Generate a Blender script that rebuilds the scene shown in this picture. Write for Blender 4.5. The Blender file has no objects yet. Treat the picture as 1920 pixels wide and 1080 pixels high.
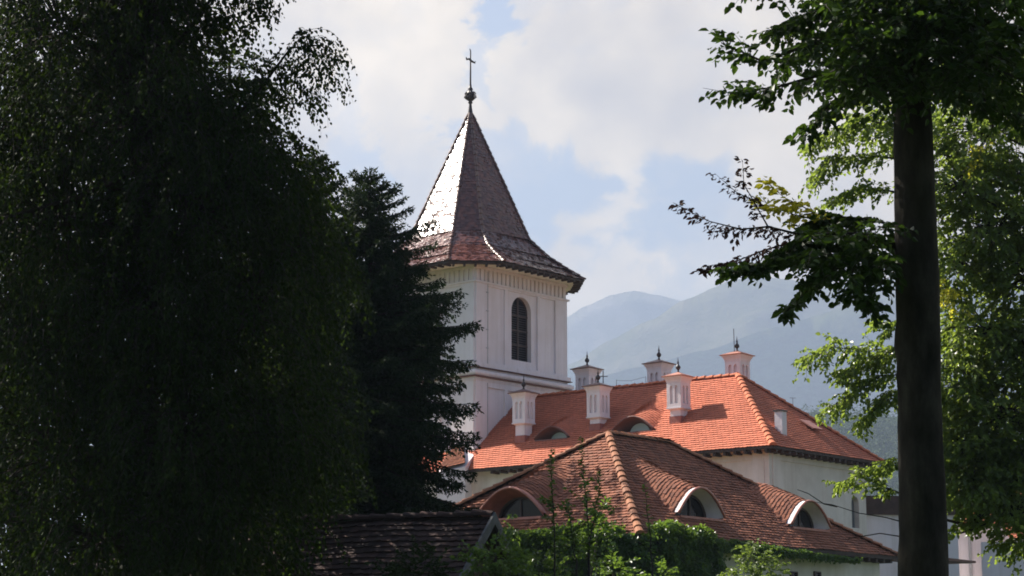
import bpy, math, random
import numpy as np
from mathutils import Vector, noise as mnoise

S = bpy.context.scene
COL = S.collection
RNG = np.random.default_rng(7)
random.seed(7)
R_ = math.radians

# ------------------------------------------------------------------ camera, sky, sun, exposure
FPX, HOR = 3760.0, 710.0                 # focal length and horizon drop, in pixels of a 1920 wide frame
PITCH = math.atan2(HOR, FPX)
CAMZ = 1.6
cam_d = bpy.data.cameras.new("camera"); cam = bpy.data.objects.new("camera", cam_d); COL.objects.link(cam)
cam.location = (0, 0, CAMZ); cam.rotation_euler = (math.pi/2 + PITCH, 0, 0)
cam_d.sensor_width = 36; cam_d.lens = 36*FPX/1920
cam_d.clip_start = 0.1; cam_d.clip_end = 30000
S.camera = cam

SUN_AZ, SUN_EL = -57.0, 43.5             # degrees: azimuth from +Y (negative = left), elevation
SUNV = Vector((math.sin(R_(SUN_AZ))*math.cos(R_(SUN_EL)), math.cos(R_(SUN_AZ))*math.cos(R_(SUN_EL)), math.sin(R_(SUN_EL))))
sun_d = bpy.data.lights.new("sun", 'SUN'); sun = bpy.data.objects.new("sun", sun_d); COL.objects.link(sun)
sun_d.energy = 5.0; sun_d.angle = R_(0.53); sun_d.color = (1.0, 0.93, 0.83)
sun.rotation_euler = SUNV.to_track_quat('Z', 'Y').to_euler()

S.view_settings.view_transform = 'Standard'; S.view_settings.look = 'None'
S.view_settings.exposure = 1.6; S.view_settings.gamma = 1.0
S.cycles.use_denoising = True
S.cycles.max_bounces = 7; S.cycles.diffuse_bounces = 3; S.cycles.glossy_bounces = 2
S.cycles.transmission_bounces = 4; S.cycles.volume_bounces = 1; S.cycles.transparent_max_bounces = 6
S.cycles.filter_width = 1.8
S.cycles.caustics_reflective = False; S.cycles.caustics_refractive = False

def sub3(a, b): return np.asarray(a, float)-np.asarray(b, float)
def P(px, py, D):
    """world point seen at photo pixel (px,py), at distance D along +Y"""
    X = (px-960)/FPX; Y = (540-py)/FPX
    d = np.array([X, math.cos(PITCH)-Y*math.sin(PITCH), math.sin(PITCH)+Y*math.cos(PITCH)])
    return np.array([0, 0, CAMZ])+d*(D/d[1])
def RAY(px, py):
    X = (px-960)/FPX; Y = (540-py)/FPX
    d = np.array([X, math.cos(PITCH)-Y*math.sin(PITCH), math.sin(PITCH)+Y*math.cos(PITCH)])
    return np.array([0, 0, CAMZ]), d
def PL(px, py, p0, n):
    o, d = RAY(px, py); n = np.asarray(n, float)
    t = np.dot(np.asarray(p0)-o, n)/np.dot(d, n)
    return o+d*t
def PROJ(p):
    q = np.asarray(p, float)-np.array([0, 0, CAMZ])
    fw = q[1]*math.cos(PITCH)+q[2]*math.sin(PITCH); up = -q[1]*math.sin(PITCH)+q[2]*math.cos(PITCH)
    return 960+FPX*q[0]/fw, 540-FPX*up/fw
def unit(v):
    v = np.asarray(v, float); return v/(np.linalg.norm(v)+1e-12)

W = bpy.data.worlds.new("World"); S.world = W; W.use_nodes = True

class NT:
    def __init__(s, tree): s.t = tree; s.n = tree.nodes; s.l = tree.links
    def new(s, typ, **kw):
        n = s.n.new(typ)
        for k, v in kw.items(): setattr(n, k, v)
        return n
    def link(s, a, b): s.l.new(a, b)
    def math(s, op, a, b=None, c=None, clamp=False):
        n = s.n.new('ShaderNodeMath'); n.operation = op; n.use_clamp = clamp
        for i, v in enumerate((a, b, c)):
            if v is None: continue
            if isinstance(v, (int, float)): n.inputs[i].default_value = v
            else: s.l.new(v, n.inputs[i])
        return n.outputs[0]
    def vmath(s, op, a, b=None):
        n = s.n.new('ShaderNodeVectorMath'); n.operation = op
        for i, v in enumerate((a, b)):
            if v is None: continue
            if isinstance(v, (tuple, list)): n.inputs[i].default_value = v
            else: s.l.new(v, n.inputs[i])
        return n
    def noise(s, vec, scale, detail=4, rough=.5, dist=0):
        n = s.n.new('ShaderNodeTexNoise'); n.inputs['Scale'].default_value = scale
        n.inputs['Detail'].default_value = detail; n.inputs['Roughness'].default_value = rough
        n.inputs['Distortion'].default_value = dist
        if vec is not None: s.l.new(vec, n.inputs['Vector'])
        return n
    def ramp(s, fac, stops):
        n = s.n.new('ShaderNodeValToRGB'); e = n.color_ramp.elements
        while len(e) < len(stops): e.new(.5)
        for el, (p, c) in zip(e, stops):
            el.position = p; el.color = (*c, 1) if len(c) == 3 else c
        s.l.new(fac, n.inputs[0]); return n.outputs[0]
    def mix(s, fac, a, b, blend='MIX'):
        n = s.n.new('ShaderNodeMix'); n.data_type = 'RGBA'; n.blend_type = blend
        for sock, v in ((n.inputs[0], fac), (n.inputs[6], a), (n.inputs[7], b)):
            if isinstance(v, (int, float)): sock.default_value = v
            elif isinstance(v, (tuple, list)): sock.default_value = (*v, 1) if len(v) == 3 else v
            else: s.l.new(v, sock)
        return n.outputs[2]

def build_sky():
    t = NT(W.node_tree); t.n.clear()
    out = t.new('ShaderNodeOutputWorld')
    sky = t.new('ShaderNodeTexSky', sky_type='NISHITA'); sky.sun_disc = False
    sky.sun_elevation = R_(SUN_EL); sky.sun_rotation = R_(SUN_AZ)
    sky.air_density = 1.0; sky.dust_density = 2.0; sky.ozone_density = 1.0
    bg1 = t.new('ShaderNodeBackground'); bg1.inputs[1].default_value = 0.05
    t.link(sky.outputs[0], bg1.inputs[0])
    tc = t.new('ShaderNodeTexCoord'); v = tc.outputs['Generated']
    # clouds on a flat layer high above: direction divided by height
    sep = t.new('ShaderNodeSeparateXYZ'); t.link(v, sep.inputs[0])
    zz = t.math('ADD', t.math('MAXIMUM', sep.outputs[2], 0.0), 0.16)
    comb = t.new('ShaderNodeCombineXYZ')
    t.link(t.math('DIVIDE', sep.outputs[0], zz), comb.inputs[0]); t.link(t.math('DIVIDE', sep.outputs[1], zz), comb.inputs[1])
    q = comb.outputs[0]
    n1 = t.noise(q, 2.1, 9, .56, .25); n2 = t.noise(v, 22.0, 8, .58, .35)
    base = t.math('ADD', t.math('MULTIPLY', n1.outputs[0], .45), t.math('MULTIPLY', n2.outputs[0], .55))
    # blue openings between the clouds, at fixed compass directions, edges broken by the noise
    ds = t.vmath('SUBTRACT', t.noise(v, 15.0, 9, .62, .4).outputs['Color'], (.5, .5, .5))
    sc = t.new('ShaderNodeVectorMath', operation='SCALE'); t.link(ds.outputs[0], sc.inputs[0]); sc.inputs['Scale'].default_value = .16
    dv = t.vmath('NORMALIZE', t.vmath('ADD', v, sc.outputs[0]).outputs[0]).outputs[0]
    gap = None
    for px, py, rad, amp in ((1010, 330, 90, .8), (950, 260, 60, .7), (1010, 400, 70, .6), (940, 40, 55, .8), (905, 120, 40, .5), (1260, 400, 110, .75), (1200, 385, 60, .5), (1340, 440, 80, .6),
                             (690, 320, 70, .55), (640, 180, 60, .25), (1080, 60, 40, .1), (1330, 520, 60, .5), (700, 240, 60, .4)):
        o, d = RAY(px, py); d = unit(d)
        dot = t.vmath('DOT_PRODUCT', dv, tuple(float(x) for x in d)).outputs['Value']
        mr = t.new('ShaderNodeMapRange', interpolation_type='SMOOTHERSTEP')
        t.link(dot, mr.inputs['Value'])
        mr.inputs['From Min'].default_value = math.cos(rad*1.35/FPX); mr.inputs['From Max'].default_value = math.cos(rad*.15/FPX)
        mr.inputs['To Max'].default_value = amp
        gap = mr.outputs[0] if gap is None else t.math('MAXIMUM', gap, mr.outputs[0])
    cov = t.math('SUBTRACT', t.math('ADD', base, .22), t.math('MULTIPLY', gap, .52))
    fac = t.ramp(cov, [(.28, (.12,)*3), (.70, (1,)*3)])
    # the cloud bank stands over the mountains ahead; overhead and behind the sky is open blue
    def sm(val, a, b):
        mr = t.new('ShaderNodeMapRange', interpolation_type='SMOOTHSTEP'); t.link(val, mr.inputs['Value'])
        mr.inputs['From Min'].default_value = a; mr.inputs['From Max'].default_value = b; return mr.outputs[0]
    fac = t.math('MULTIPLY', t.math('MULTIPLY', fac, sm(sep.outputs[1], -.15, .35)), t.math('SUBTRACT', 1.0, sm(sep.outputs[2], .42, .75)))
    shade = t.noise(v, 13.0, 7, .55, .2)
    ccol = t.ramp(shade.outputs[0], [(.30, (.64, .53, .41)), (.44, (.86, .70, .50)), (.56, (1.12, .90, .60)), (.70, (1.42, 1.14, .76))])
    bg2 = t.new('ShaderNodeBackground'); bg2.inputs[1].default_value = 0.42
    t.link(ccol, bg2.inputs[0])
    mx = t.new('ShaderNodeMixShader'); t.link(fac, mx.inputs[0]); t.link(bg1.outputs[0], mx.inputs[1]); t.link(bg2.outputs[0], mx.inputs[2])
    t.link(mx.outputs[0], out.inputs[0])
build_sky()

# ------------------------------------------------------------------ materials
def mat_base(name):
    m = bpy.data.materials.new(name); m.use_nodes = True
    t = NT(m.node_tree); b = t.n['Principled BSDF']; return m, t, b
def plaster(name, col, var=.12, rough=.9):
    m, t, b = mat_base(name); g = t.new('ShaderNodeTexCoord').outputs['Object']
    n = t.noise(g, .9, 6, .6); n2 = t.noise(g, 9, 4, .6)
    f = t.math('MULTIPLY', n.outputs[0], 1.0)
    dark = tuple(c*(1-var)*k for c, k in zip(col, (1, .985, .96)))
    c = t.ramp(f, [(.35, dark), (.62, col)])
    # rain streaks that run down the wall
    mp = t.new('ShaderNodeMapping'); t.link(g, mp.inputs[0]); mp.inputs['Scale'].default_value = (3.2, 3.2, .12)
    st = t.noise(mp.outputs[0], 1.6, 5, .6)
    c = t.mix(t.ramp(st.outputs[0], [(.50, (0,)*3), (.78, (.6,)*3)]), c, tuple(x*k for x, k in zip(col, (.74, .71, .66))))
    t.link(c, b.inputs['Base Color']); b.inputs['Roughness'].default_value = rough
    bp = t.new('ShaderNodeBump'); bp.inputs['Strength'].default_value = .25; bp.inputs['Distance'].default_value = .02
    t.link(n2.outputs[0], bp.inputs['Height']); t.link(bp.outputs[0], b.inputs['Normal'])
    return m
def tile_mat(name, c0, c1, c2, rough=.75, rvar=.1, moss=None, spec=.5, bump=.3, ior=1.5):
    m, t, b = mat_base(name)
    geo = t.new('ShaderNodeNewGeometry'); rnd = geo.outputs['Random Per Island']
    g = t.new('ShaderNodeTexCoord').outputs['Object']
    c = t.ramp(rnd, [(0, c0), (.5, c1), (1, c2)])
    big = t.noise(g, .55, 5, .6)
    c = t.mix(t.ramp(big.outputs[0], [(.4, (0,)*3), (.7, (.55,)*3)]), c, tuple(x*.62 for x in c1))
    if moss:
        ms = t.noise(g, 1.7, 7, .68)
        c = t.mix(t.ramp(ms.outputs[0], [(.54, (0,)*3), (.74, (.6,)*3)]), c, moss)
    t.link(c, b.inputs['Base Color'])
    t.link(t.math('MULTIPLY_ADD', rnd, rvar, rough-rvar/2), b.inputs['Roughness'])
    b.inputs['Specular IOR Level'].default_value = spec; b.inputs['IOR'].default_value = ior
    n2 = t.noise(g, 30, 3, .6)
    bp = t.new('ShaderNodeBump'); bp.inputs['Strength'].default_value = bump; bp.inputs['Distance'].default_value = .01
    t.link(n2.outputs[0], bp.inputs['Height']); t.link(bp.outputs[0], b.inputs['Normal'])
    return m
def simple(name, col, rough=.6, metal=0, var=.25, scale=4, spec=.5):
    m, t, b = mat_base(name); g = t.new('ShaderNodeTexCoord').outputs['Object']
    n = t.noise(g, scale, 5, .6)
    t.link(t.ramp(n.outputs[0], [(.3, tuple(c*(1-var) for c in col)), (.7, tuple(min(1, c*(1+var*.5)) for c in col))]), b.inputs['Base Color'])
    b.inputs['Roughness'].default_value = rough; b.inputs['Metallic'].default_value = metal
    b.inputs['Specular IOR Level'].default_value = spec
    return m
def bark(name, col, scale=6):
    m, t, b = mat_base(name); g = t.new('ShaderNodeTexCoord').outputs['Object']
    mp = t.new('ShaderNodeMapping'); t.link(g, mp.inputs[0]); mp.inputs['Scale'].default_value = (1, 1, .35)
    n = t.noise(mp.outputs[0], scale, 8, .65); n3 = t.noise(g, 1.6, 5, .6)
    c = t.ramp(n.outputs[0], [(.3, tuple(x*.3 for x in col)), (.5, tuple(x*.9 for x in col)), (.72, tuple(x*2.0 for x in col))])
    c = t.mix(t.ramp(n3.outputs[0], [(.5, (0,)*3), (.7, (.6,)*3)]), c, (col[0]*1.0, col[1]*1.08, col[2]*.8))
    t.link(c, b.inputs['Base Color']); b.inputs['Roughness'].default_value = .95; b.inputs['Specular IOR Level'].default_value = .15
    bp = t.new('ShaderNodeBump'); bp.inputs['Strength'].default_value = .8; bp.inputs['Distance'].default_value = .03
    t.link(n.outputs[0], bp.inputs['Height']); t.link(bp.outputs[0], b.inputs['Normal'])
    return m
def leaf_mat(name, c0, c1, c2, trans=(.10, .16, .02), tfac=.4, rough=.45, spec=.35):
    m, t, b = mat_base(name)
    rnd = t.new('ShaderNodeNewGeometry').outputs['Random Per Island']
    c = t.ramp(rnd, [(0, c0), (.55, c1), (1, c2)])
    t.link(c, b.inputs['Base Color']); b.inputs['Roughness'].default_value = rough; b.inputs['Specular IOR Level'].default_value = spec
    tr = t.new('ShaderNodeBsdfTranslucent')
    t.link(t.mix(t.math('MULTIPLY', rnd, .5), trans, tuple(x*1.5 for x in trans)), tr.inputs[0])
    mx = t.new('ShaderNodeMixShader'); mx.inputs[0].default_value = tfac
    out = t.n['Material Output']
    t.link(b.outputs[0], mx.inputs[1]); t.link(tr.outputs[0], mx.inputs[2]); t.link(mx.outputs[0], out.inputs[0])
    return m

M = {}
M['white'] = plaster('white_plaster', (.80, .74, .765), .07)
M['cream'] = plaster('cream_plaster', (.76, .71, .60), .10)
M['wallcream'] = plaster('aged_lime_wall', (.82, .74, .66), .16)
M['spire'] = tile_mat('glazed_spire_tile', (.085, .033, .028), (.135, .048, .038), (.20, .072, .05), rough=.25, rvar=.14, spec=.5, bump=.03, ior=1.55)
M['spirecap'] = tile_mat('spire_hip_tile', (.10, .05, .045), (.14, .065, .05), (.19, .10, .07), rough=.3, rvar=.1)
M['orange'] = tile_mat('new_clay_tile', (.48, .145, .08), (.56, .175, .098), (.62, .20, .115), rough=.8, spec=.25)
M['orangecap'] = tile_mat('new_clay_ridge', (.48, .145, .07), (.55, .17, .085), (.60, .20, .10), rough=.8, spec=.25)
M['brown'] = tile_mat('old_clay_tile', (.19, .068, .038), (.285, .10, .054), (.36, .135, .074), rough=.8, moss=(.10, .062, .045), spec=.3)
M['browncap'] = tile_mat('old_ridge_tile', (.26, .11, .06), (.36, .15, .08), (.42, .19, .10), rough=.8, spec=.3)
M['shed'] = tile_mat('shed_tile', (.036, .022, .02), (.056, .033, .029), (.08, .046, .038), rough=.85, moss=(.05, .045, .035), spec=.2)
M['copper'] = simple('red_copper_flashing', (.45, .17, .12), .45, 0, .2)
M['brownline'] = simple('brown_tile_ledge', (.16, .07, .055), .6)
M['darkmetal'] = simple('dark_brown_metal', (.05, .032, .032), .45)
M['capmetal'] = simple('turret_cap_tin', (.17, .085, .075), .5)
M['capred'] = simple('turret_cap_red', (.42, .17, .12), .6)
M['greywood'] = simple('weathered_board', (.11, .11, .115), .85, 0, .4)
M['darkwood'] = simple('dark_timber', (.055, .035, .027), .8, 0, .4)
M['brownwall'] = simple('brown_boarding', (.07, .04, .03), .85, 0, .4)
M['frame'] = simple('brown_window_frame', (.07, .042, .035), .6)
M['flash'] = simple('red_flashing', (.34, .12, .09), .7)
M['hatch'] = simple('faded_red_hatch', (.36, .15, .12), .6)
M['grey'] = simple('grey_render', (.45, .45, .46), .85)
M['greypane'] = simple('grey_window_board', (.16, .155, .16), .7)
def glass(name, col, rough):
    m, t, b = mat_base(name); b.inputs['Base Color'].default_value = (*col, 1); b.inputs['Roughness'].default_value = rough; b.inputs['Specular IOR Level'].default_value = .18
    g = t.new('ShaderNodeTexCoord').outputs['Object']; n = t.noise(g, 1.3, 3, .5)
    bp = t.new('ShaderNodeBump'); bp.inputs['Strength'].default_value = .05; t.link(n.outputs[0], bp.inputs['Height']); t.link(bp.outputs[0], b.inputs['Normal'])
    return m
M['glass'] = glass('dark_window_glass', (.012, .011, .012), .08)
M['opal'] = glass('pale_dormer_glass', (.62, .68, .60), .3)
M['louver'] = simple('brown_louvre', (.035, .025, .028), .7)
M['bark_beech'] = bark('beech_bark', (.042, .037, .031), 5)
M['bark_dark'] = bark('dark_bark', (.028, .022, .017), 9)
M['bark_birch'] = bark('birch_bark', (.10, .10, .095), 5)
M['twig'] = simple('twig', (.03, .022, .018), .9)
M['beech'] = leaf_mat('beech_leaf', (.016, .038, .009), (.025, .056, .012), (.04, .08, .016), (.08, .15, .014), .3, .42, .25)
M['beechdead'] = leaf_mat('withered_leaf', (.045, .018, .018), (.06, .026, .022), (.08, .035, .025), (.08, .035, .025), .25, .6, .2)
M['beechyellow'] = leaf_mat('yellowing_leaf', (.36, .34, .04), (.46, .42, .045), (.52, .44, .06), (.62, .58, .05), .55)
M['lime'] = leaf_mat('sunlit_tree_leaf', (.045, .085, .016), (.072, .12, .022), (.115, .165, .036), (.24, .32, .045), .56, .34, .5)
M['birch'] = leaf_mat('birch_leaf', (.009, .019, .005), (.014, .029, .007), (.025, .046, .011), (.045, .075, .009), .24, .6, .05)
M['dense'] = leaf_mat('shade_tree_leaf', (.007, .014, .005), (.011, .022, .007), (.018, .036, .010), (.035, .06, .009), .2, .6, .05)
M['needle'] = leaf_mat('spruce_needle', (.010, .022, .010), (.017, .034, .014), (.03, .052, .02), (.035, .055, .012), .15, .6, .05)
M['ivy'] = leaf_mat('ivy_leaf', (.022, .056, .012), (.036, .085, .018), (.065, .13, .026), (.17, .27, .03), .44, .34, .4)
M['shoot'] = leaf_mat('shoot_leaf', (.035, .075, .015), (.055, .11, .02), (.09, .15, .03), (.13, .22, .02), .4)
M['pale'] = leaf_mat('pale_shrub_leaf', (.09, .13, .035), (.12, .17, .045), (.17, .22, .06), (.2, .28, .04), .4)

# ------------------------------------------------------------------ mesh helpers
class MB:
    def __init__(s): s.v = []; s.f = []
    def poly(s, pts):
        i = len(s.v); s.v.extend([tuple(map(float, p)) for p in pts]); s.f.append(tuple(range(i, i+len(pts)))); return s
    def prism(s, bottom, top):
        """closed solid between two equal loops"""
        n = len(bottom); i = len(s.v)
        s.v.extend([tuple(map(float, p)) for p in bottom]); s.v.extend([tuple(map(float, p)) for p in top])
        s.f.append(tuple(range(i+n-1, i-1, -1))); s.f.append(tuple(range(i+n, i+2*n)))
        for k in range(n): s.f.append((i+k, i+(k+1) % n, i+n+(k+1) % n, i+n+k))
        return s
    def obox(s, o, ex, ey, ez):
        o, ex, ey, ez = (np.asarray(q, float) for q in (o, ex, ey, ez))
        b = [o, o+ex, o+ex+ey, o+ey]; return s.prism(b, [p+ez for p in b])
    def strip(s, A, B):
        for k in range(len(A)-1): s.poly([A[k], A[k+1], B[k+1], B[k]])
        return s
    def grid(s, rows):
        i = len(s.v); nc = len(rows[0])
        for r in rows: s.v.extend([tuple(map(float, p)) for p in r])
        for a in range(len(rows)-1):
            for b in range(nc-1): s.f.append((i+a*nc+b, i+a*nc+b+1, i+(a+1)*nc+b+1, i+(a+1)*nc+b))
        return s
    def tube(s, pts, rad, sides=6, cap=True):
        pts = [np.asarray(p, float) for p in pts]; n = len(pts)
        if np.isscalar(rad): rad = [rad]*n
        i = len(s.v); ref = np.array([.31, .17, .93])
        for k in range(n):
            d = unit(pts[min(k+1, n-1)]-pts[max(k-1, 0)])
            r = ref if abs(np.dot(d, ref)) < .95 else np.array([1., 0, 0])
            a = unit(np.cross(d, r)); b = np.cross(d, a)
            for j in range(sides):
                an = 2*math.pi*j/sides
                s.v.append(tuple(pts[k]+rad[k]*(a*math.cos(an)+b*math.sin(an))))
        for k in range(n-1):
            for j in range(sides):
                j2 = (j+1) % sides
                s.f.append((i+k*sides+j, i+k*sides+j2, i+(k+1)*sides+j2, i+(k+1)*sides+j))
        if cap:
            s.f.append(tuple(i+j for j in range(sides))[::-1]); s.f.append(tuple(i+(n-1)*sides+j for j in range(sides)))
        return s
    def lathe(s, o, prof, sides=12):
        i = len(s.v)
        for r, z in prof:
            for j in range(sides):
                an = 2*math.pi*j/sides; s.v.append((o[0]+r*math.cos(an), o[1]+r*math.sin(an), o[2]+z))
        for k in range(len(prof)-1):
            for j in range(sides):
                j2 = (j+1) % sides
                s.f.append((i+k*sides+j, i+k*sides+j2, i+(k+1)*sides+j2, i+(k+1)*sides+j))
        return s
    def build(s, name, mat, parent=None, smooth=False):
        me = bpy.data.meshes.new(name); me.from_pydata(s.v, [], s.f)
        me.materials.append(mat)
        if smooth: me.polygons.foreach_set('use_smooth', [True]*len(me.polygons))
        o = bpy.data.objects.new(name, me); COL.objects.link(o)
        if parent is not None:
            o.parent = parent
            pl = parent
            off = Vector((0, 0, 0))
            while pl is not None: off += pl.location; pl = pl.parent
            o.location = -off
        return o

def thing(name, label, cat, loc, group=None):
    o = bpy.data.objects.new(name, None); COL.objects.link(o); o.empty_display_size = .3
    o.location = tuple(float(x) for x in loc); o['label'] = label; o['category'] = cat
    if group: o['group'] = group
    return o
def struct(o, kind='structure'): o['kind'] = kind; return o

def raw_mesh(name, V, nper, faces_local, mat, parent=None):
    """V: (N, nper, 3) array of islands, each with the same local faces"""
    N = V.shape[0]; me = bpy.data.meshes.new(name)
    me.vertices.add(N*nper); me.vertices.foreach_set('co', V.reshape(-1).astype(np.float32))
    lens = [len(f) for f in faces_local]; flat = np.concatenate([np.array(f) for f in faces_local])
    L = flat.size
    idx = (np.arange(N)[:, None]*nper+flat[None, :]).reshape(-1)
    me.loops.add(N*L); me.loops.foreach_set('vertex_index', idx.astype(np.int32))
    starts = np.concatenate([[0], np.cumsum(lens)[:-1]])
    ls = (np.arange(N)[:, None]*L+starts[None, :]).reshape(-1)
    me.polygons.add(N*len(lens)); me.polygons.foreach_set('loop_start', ls.astype(np.int32))
    me.polygons.foreach_set('use_smooth', np.zeros(N*len(lens), dtype=bool)); me.update(calc_edges=True); me.validate()
    me.materials.append(mat)
    o = bpy.data.objects.new(name, me); COL.objects.link(o)
    if parent is not None:
        o.parent = parent; off = Vector((0, 0, 0)); pl = parent
        while pl is not None: off += pl.location; pl = pl.parent
        o.location = -off
    return o

def nrm(a): return a/(np.linalg.norm(a, axis=-1, keepdims=True)+1e-9)
def leaves(name, C, A, Nn, L, Wd, mat, parent, kind='leaf'):
    """C centres, A long axes, Nn approx normals, L lengths, Wd widths"""
    C = np.asarray(C, float); A = nrm(np.asarray(A, float)); Nn = np.asarray(Nn, float)
    B = nrm(np.cross(Nn, A)); Nn = np.cross(A, B)
    L = np.asarray(L, float)[:, None]; Wd = np.asarray(Wd, float)[:, None]
    fold = .22
    if kind == 'leaf':
        b = C; t = C+A*L-Nn*L*.12
        r1 = C+A*L*.3+B*Wd*.5+Nn*Wd*fold; r2 = C+A*L*.68+B*Wd*.40+Nn*Wd*fold*.6
        l1 = C+A*L*.3-B*Wd*.5+Nn*Wd*fold; l2 = C+A*L*.68-B*Wd*.40+Nn*Wd*fold*.6
        V = np.stack([b, r1, r2, t, l2, l1], 1); return raw_mesh(name, V, 6, [(0, 1, 2, 3), (0, 3, 4, 5)], mat, parent)
    V = np.stack([C, C+A*L*.45+B*Wd*.5, C+A*L, C+A*L*.45-B*Wd*.5], 1)
    return raw_mesh(name, V, 4, [(0, 1, 2, 3)], mat, parent)

# ------------------------------------------------------------------ tiled roofs
def tile_face(bl, br, tr, tl, course=.16, tw=.19, lift=None, jitter=.006, mb_under=None, step=.035, tfront=None, sag=None, rnd=random, thick=.024, h1=.006):
    """beaver-tail tiles over one roof plane; returns array of tile islands. lift(s,t) raises the roof (eyebrow humps)."""
    bl, br, tr, tl = (np.asarray(q, float) for q in (bl, br, tr, tl))
    es = unit(br-bl); n = np.cross(br-bl, (tl if np.linalg.norm(tl-bl) > .01 else tr)-bl); n = unit(n)
    if n[2] < 0: n = -n
    et = np.cross(n, es)
    if et[2] < 0: et = -et
    Tl = np.dot(tl-bl, et); T = max(Tl, np.dot(tr-bl, et))
    sl1 = np.dot(tl-bl, es); sr0 = np.dot(br-bl, es); sr1 = np.dot(tr-bl, es)
    up = np.array([0, 0, 1.])
    row = [0., 0.]
    def pt(s, t, h):
        p = bl+es*s+et*t+n*h
        if lift is not None:
            p = p+up*lift(s, min(max(t, row[0]), row[1]))
        if sag is not None: p = p+n*sag(s, t, T)
        return p
    isl = []; rows = int(math.ceil(T/course))
    for k in range(rows):
        t0 = k*course; t1 = min(t0+course*1.12, T); row[0] = t0; row[1] = t0+course-.004
        tm = min(t0+course*.5, T)
        sl = sl1*tm/T; sr = sr0+(sr1-sr0)*tm/T
        c0 = int(math.floor(sl/tw))-1; c1 = int(math.ceil(sr/tw))+1
        off = tw*.5*(k % 2)
        for c in range(c0, c1):
            a = max(c*tw+off, sl); b = min((c+1)*tw+off, sr)
            if b-a < .012: continue
            g = .0012; a2 = a+g; b2 = b-g; w = b2-a2
            j = rnd.uniform(-jitter, jitter); jt = rnd.uniform(-.010, .010); tl_ = rnd.uniform(-.5, .5)*jitter
            h0 = step+j
            tt = t0+jt
            if t1-tt < .02: continue
            isl.append([pt(a2, tt+.020, h0+tl_), pt(a2+w*.22, tt, h0+tl_), pt(b2-w*.22, tt, h0-tl_), pt(b2, tt+.020, h0-tl_), pt(b2, t1, h1), pt(a2, t1, h1),
                        pt(a2, tt+.020, h0-thick), pt(a2+w*.22, tt, h0-thick), pt(b2-w*.22, tt, h0-thick), pt(b2, tt+.020, h0-thick)])
            if mb_under is not None:
                mb_under.poly([pt(a, t0, -.02), pt(b, t0, -.02), pt(b, min(t0+course, T), -.02), pt(a, min(t0+course, T), -.02)])
    return isl
TILE_FACES = [(0, 1, 2, 3, 4, 5), (0, 6, 7, 1), (1, 7, 8, 2), (2, 8, 9, 3)]
def tiles_obj(name, isl, mat, parent):
    return raw_mesh(name, np.array(isl), 10, TILE_FACES, mat, parent)
def caps(mb, p0, p1, r=.12, ln=.34, up=(0, 0, 1), lift=.03, rnd=random):
    """overlapping half-round ridge tiles from p0 to p1"""
    p0 = np.asarray(p0, float); p1 = np.asarray(p1, float); d = unit(p1-p0); L = np.linalg.norm(p1-p0)
    sd = unit(np.cross(d, up)); u = np.cross(sd, d); n = max(1, int(L/ln))
    for k in range(n):
        a = p0+d*(k*L/n-.02); b = p0+d*((k+1)*L/n+.04)
        rr = r*rnd.uniform(.94, 1.06); lf = lift+rnd.uniform(-.008, .008)
        A = []; B = []
        for j in range(7):
            an = math.pi*j/6
            A.append(a+sd*rr*1.12*math.cos(an)+u*(rr*.95*math.sin(an)+lf)); B.append(b+sd*rr*.86*math.cos(an)+u*(rr*.72*math.sin(an)+lf-.02))
        i = len(mb.v); mb.v.extend([tuple(p) for p in A+B])
        for j in range(6): mb.f.append((i+j, i+j+1, i+7+j+1, i+7+j))
        mb.f.append(tuple(range(i, i+7)))

# building axes: both courtyard wings and the tower share one orientation
uR = np.array([.634, .773, 0]); uL = np.array([-.773, .634, 0]); Z = np.array([0, 0, 1.])
nFL = -uR; nR = -uL

def eyebrow(s0, tf, w, h, Lb):
    def fn(s, t):
        q = abs(s-s0)/w
        if q >= 1 or t < tf-1e-3: return 0.0
        f = 1-(t-tf)/Lb
        if f <= 0: return 0.0
        f = f*f*(3-2*f)*.45+f*.55
        wq = q/(.55+.45*f) if f > 0 else 2
        if wq >= 1: return 0.0
        prof = .5*(1+math.cos(math.pi*wq))
        prof = prof**.46
        return h*prof*f
    return fn

def dormer(parent, bl, es, et, s0, tf, w, h, depth, out, soffit_mat, pane_mat, trim_mat, win=.62, hin=.8, tr=.035, mull=True):
    """front of an eyebrow dormer: flared soffit, trim, recessed arched window"""
    base = np.asarray(bl)+es*s0+et*tf
    N = 28; outer = []; inner = []
    fn = eyebrow(0, 0, w, h, 2.0)
    for k in range(N+1):
        s = -w*.97+2*w*.97*k/N
        outer.append(base+es*s+Z*(fn(s, 0)+.0)+out*.10)
        ph = math.pi*(1-k/N)
        inner.append(base+es*(w*win*math.cos(ph))+Z*(h*hin*math.sin(ph)-.02)-out*depth)
    mb = MB(); mb.strip(outer, inner); mb.strip([p+Z*.045 for p in outer], outer)
    mb.strip([p+Z*.045-out*.25 for p in outer], [p+Z*.045 for p in outer])
    d = mb.build('eyebrow_dormer', soffit_mat, parent, True)
    sill = MB(); sill.obox(base-es*w*.9+out*.12-Z*.07, es*w*1.8, -out*(depth+.2), Z*.075); sill.build('sill', trim_mat, d)
    tb = MB(); tb.tube([p+Z*.03+out*.01 for p in outer], tr, 6); tb.build('hood_trim', trim_mat, d, True)
    pn = MB(); pn.poly([p+out*.04 for p in inner[::-1]]); pn.build('pane', pane_mat, d)
    if mull:
        fr = MB(); fr.tube([p+out*.06 for p in inner], .045, 6)
        fr.obox(base-es*.035-out*(depth-.03), es*.07, out*.05, Z*(h*hin-.03))
        fr.build('window_frame', M['frame'], d)
    return d

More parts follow.
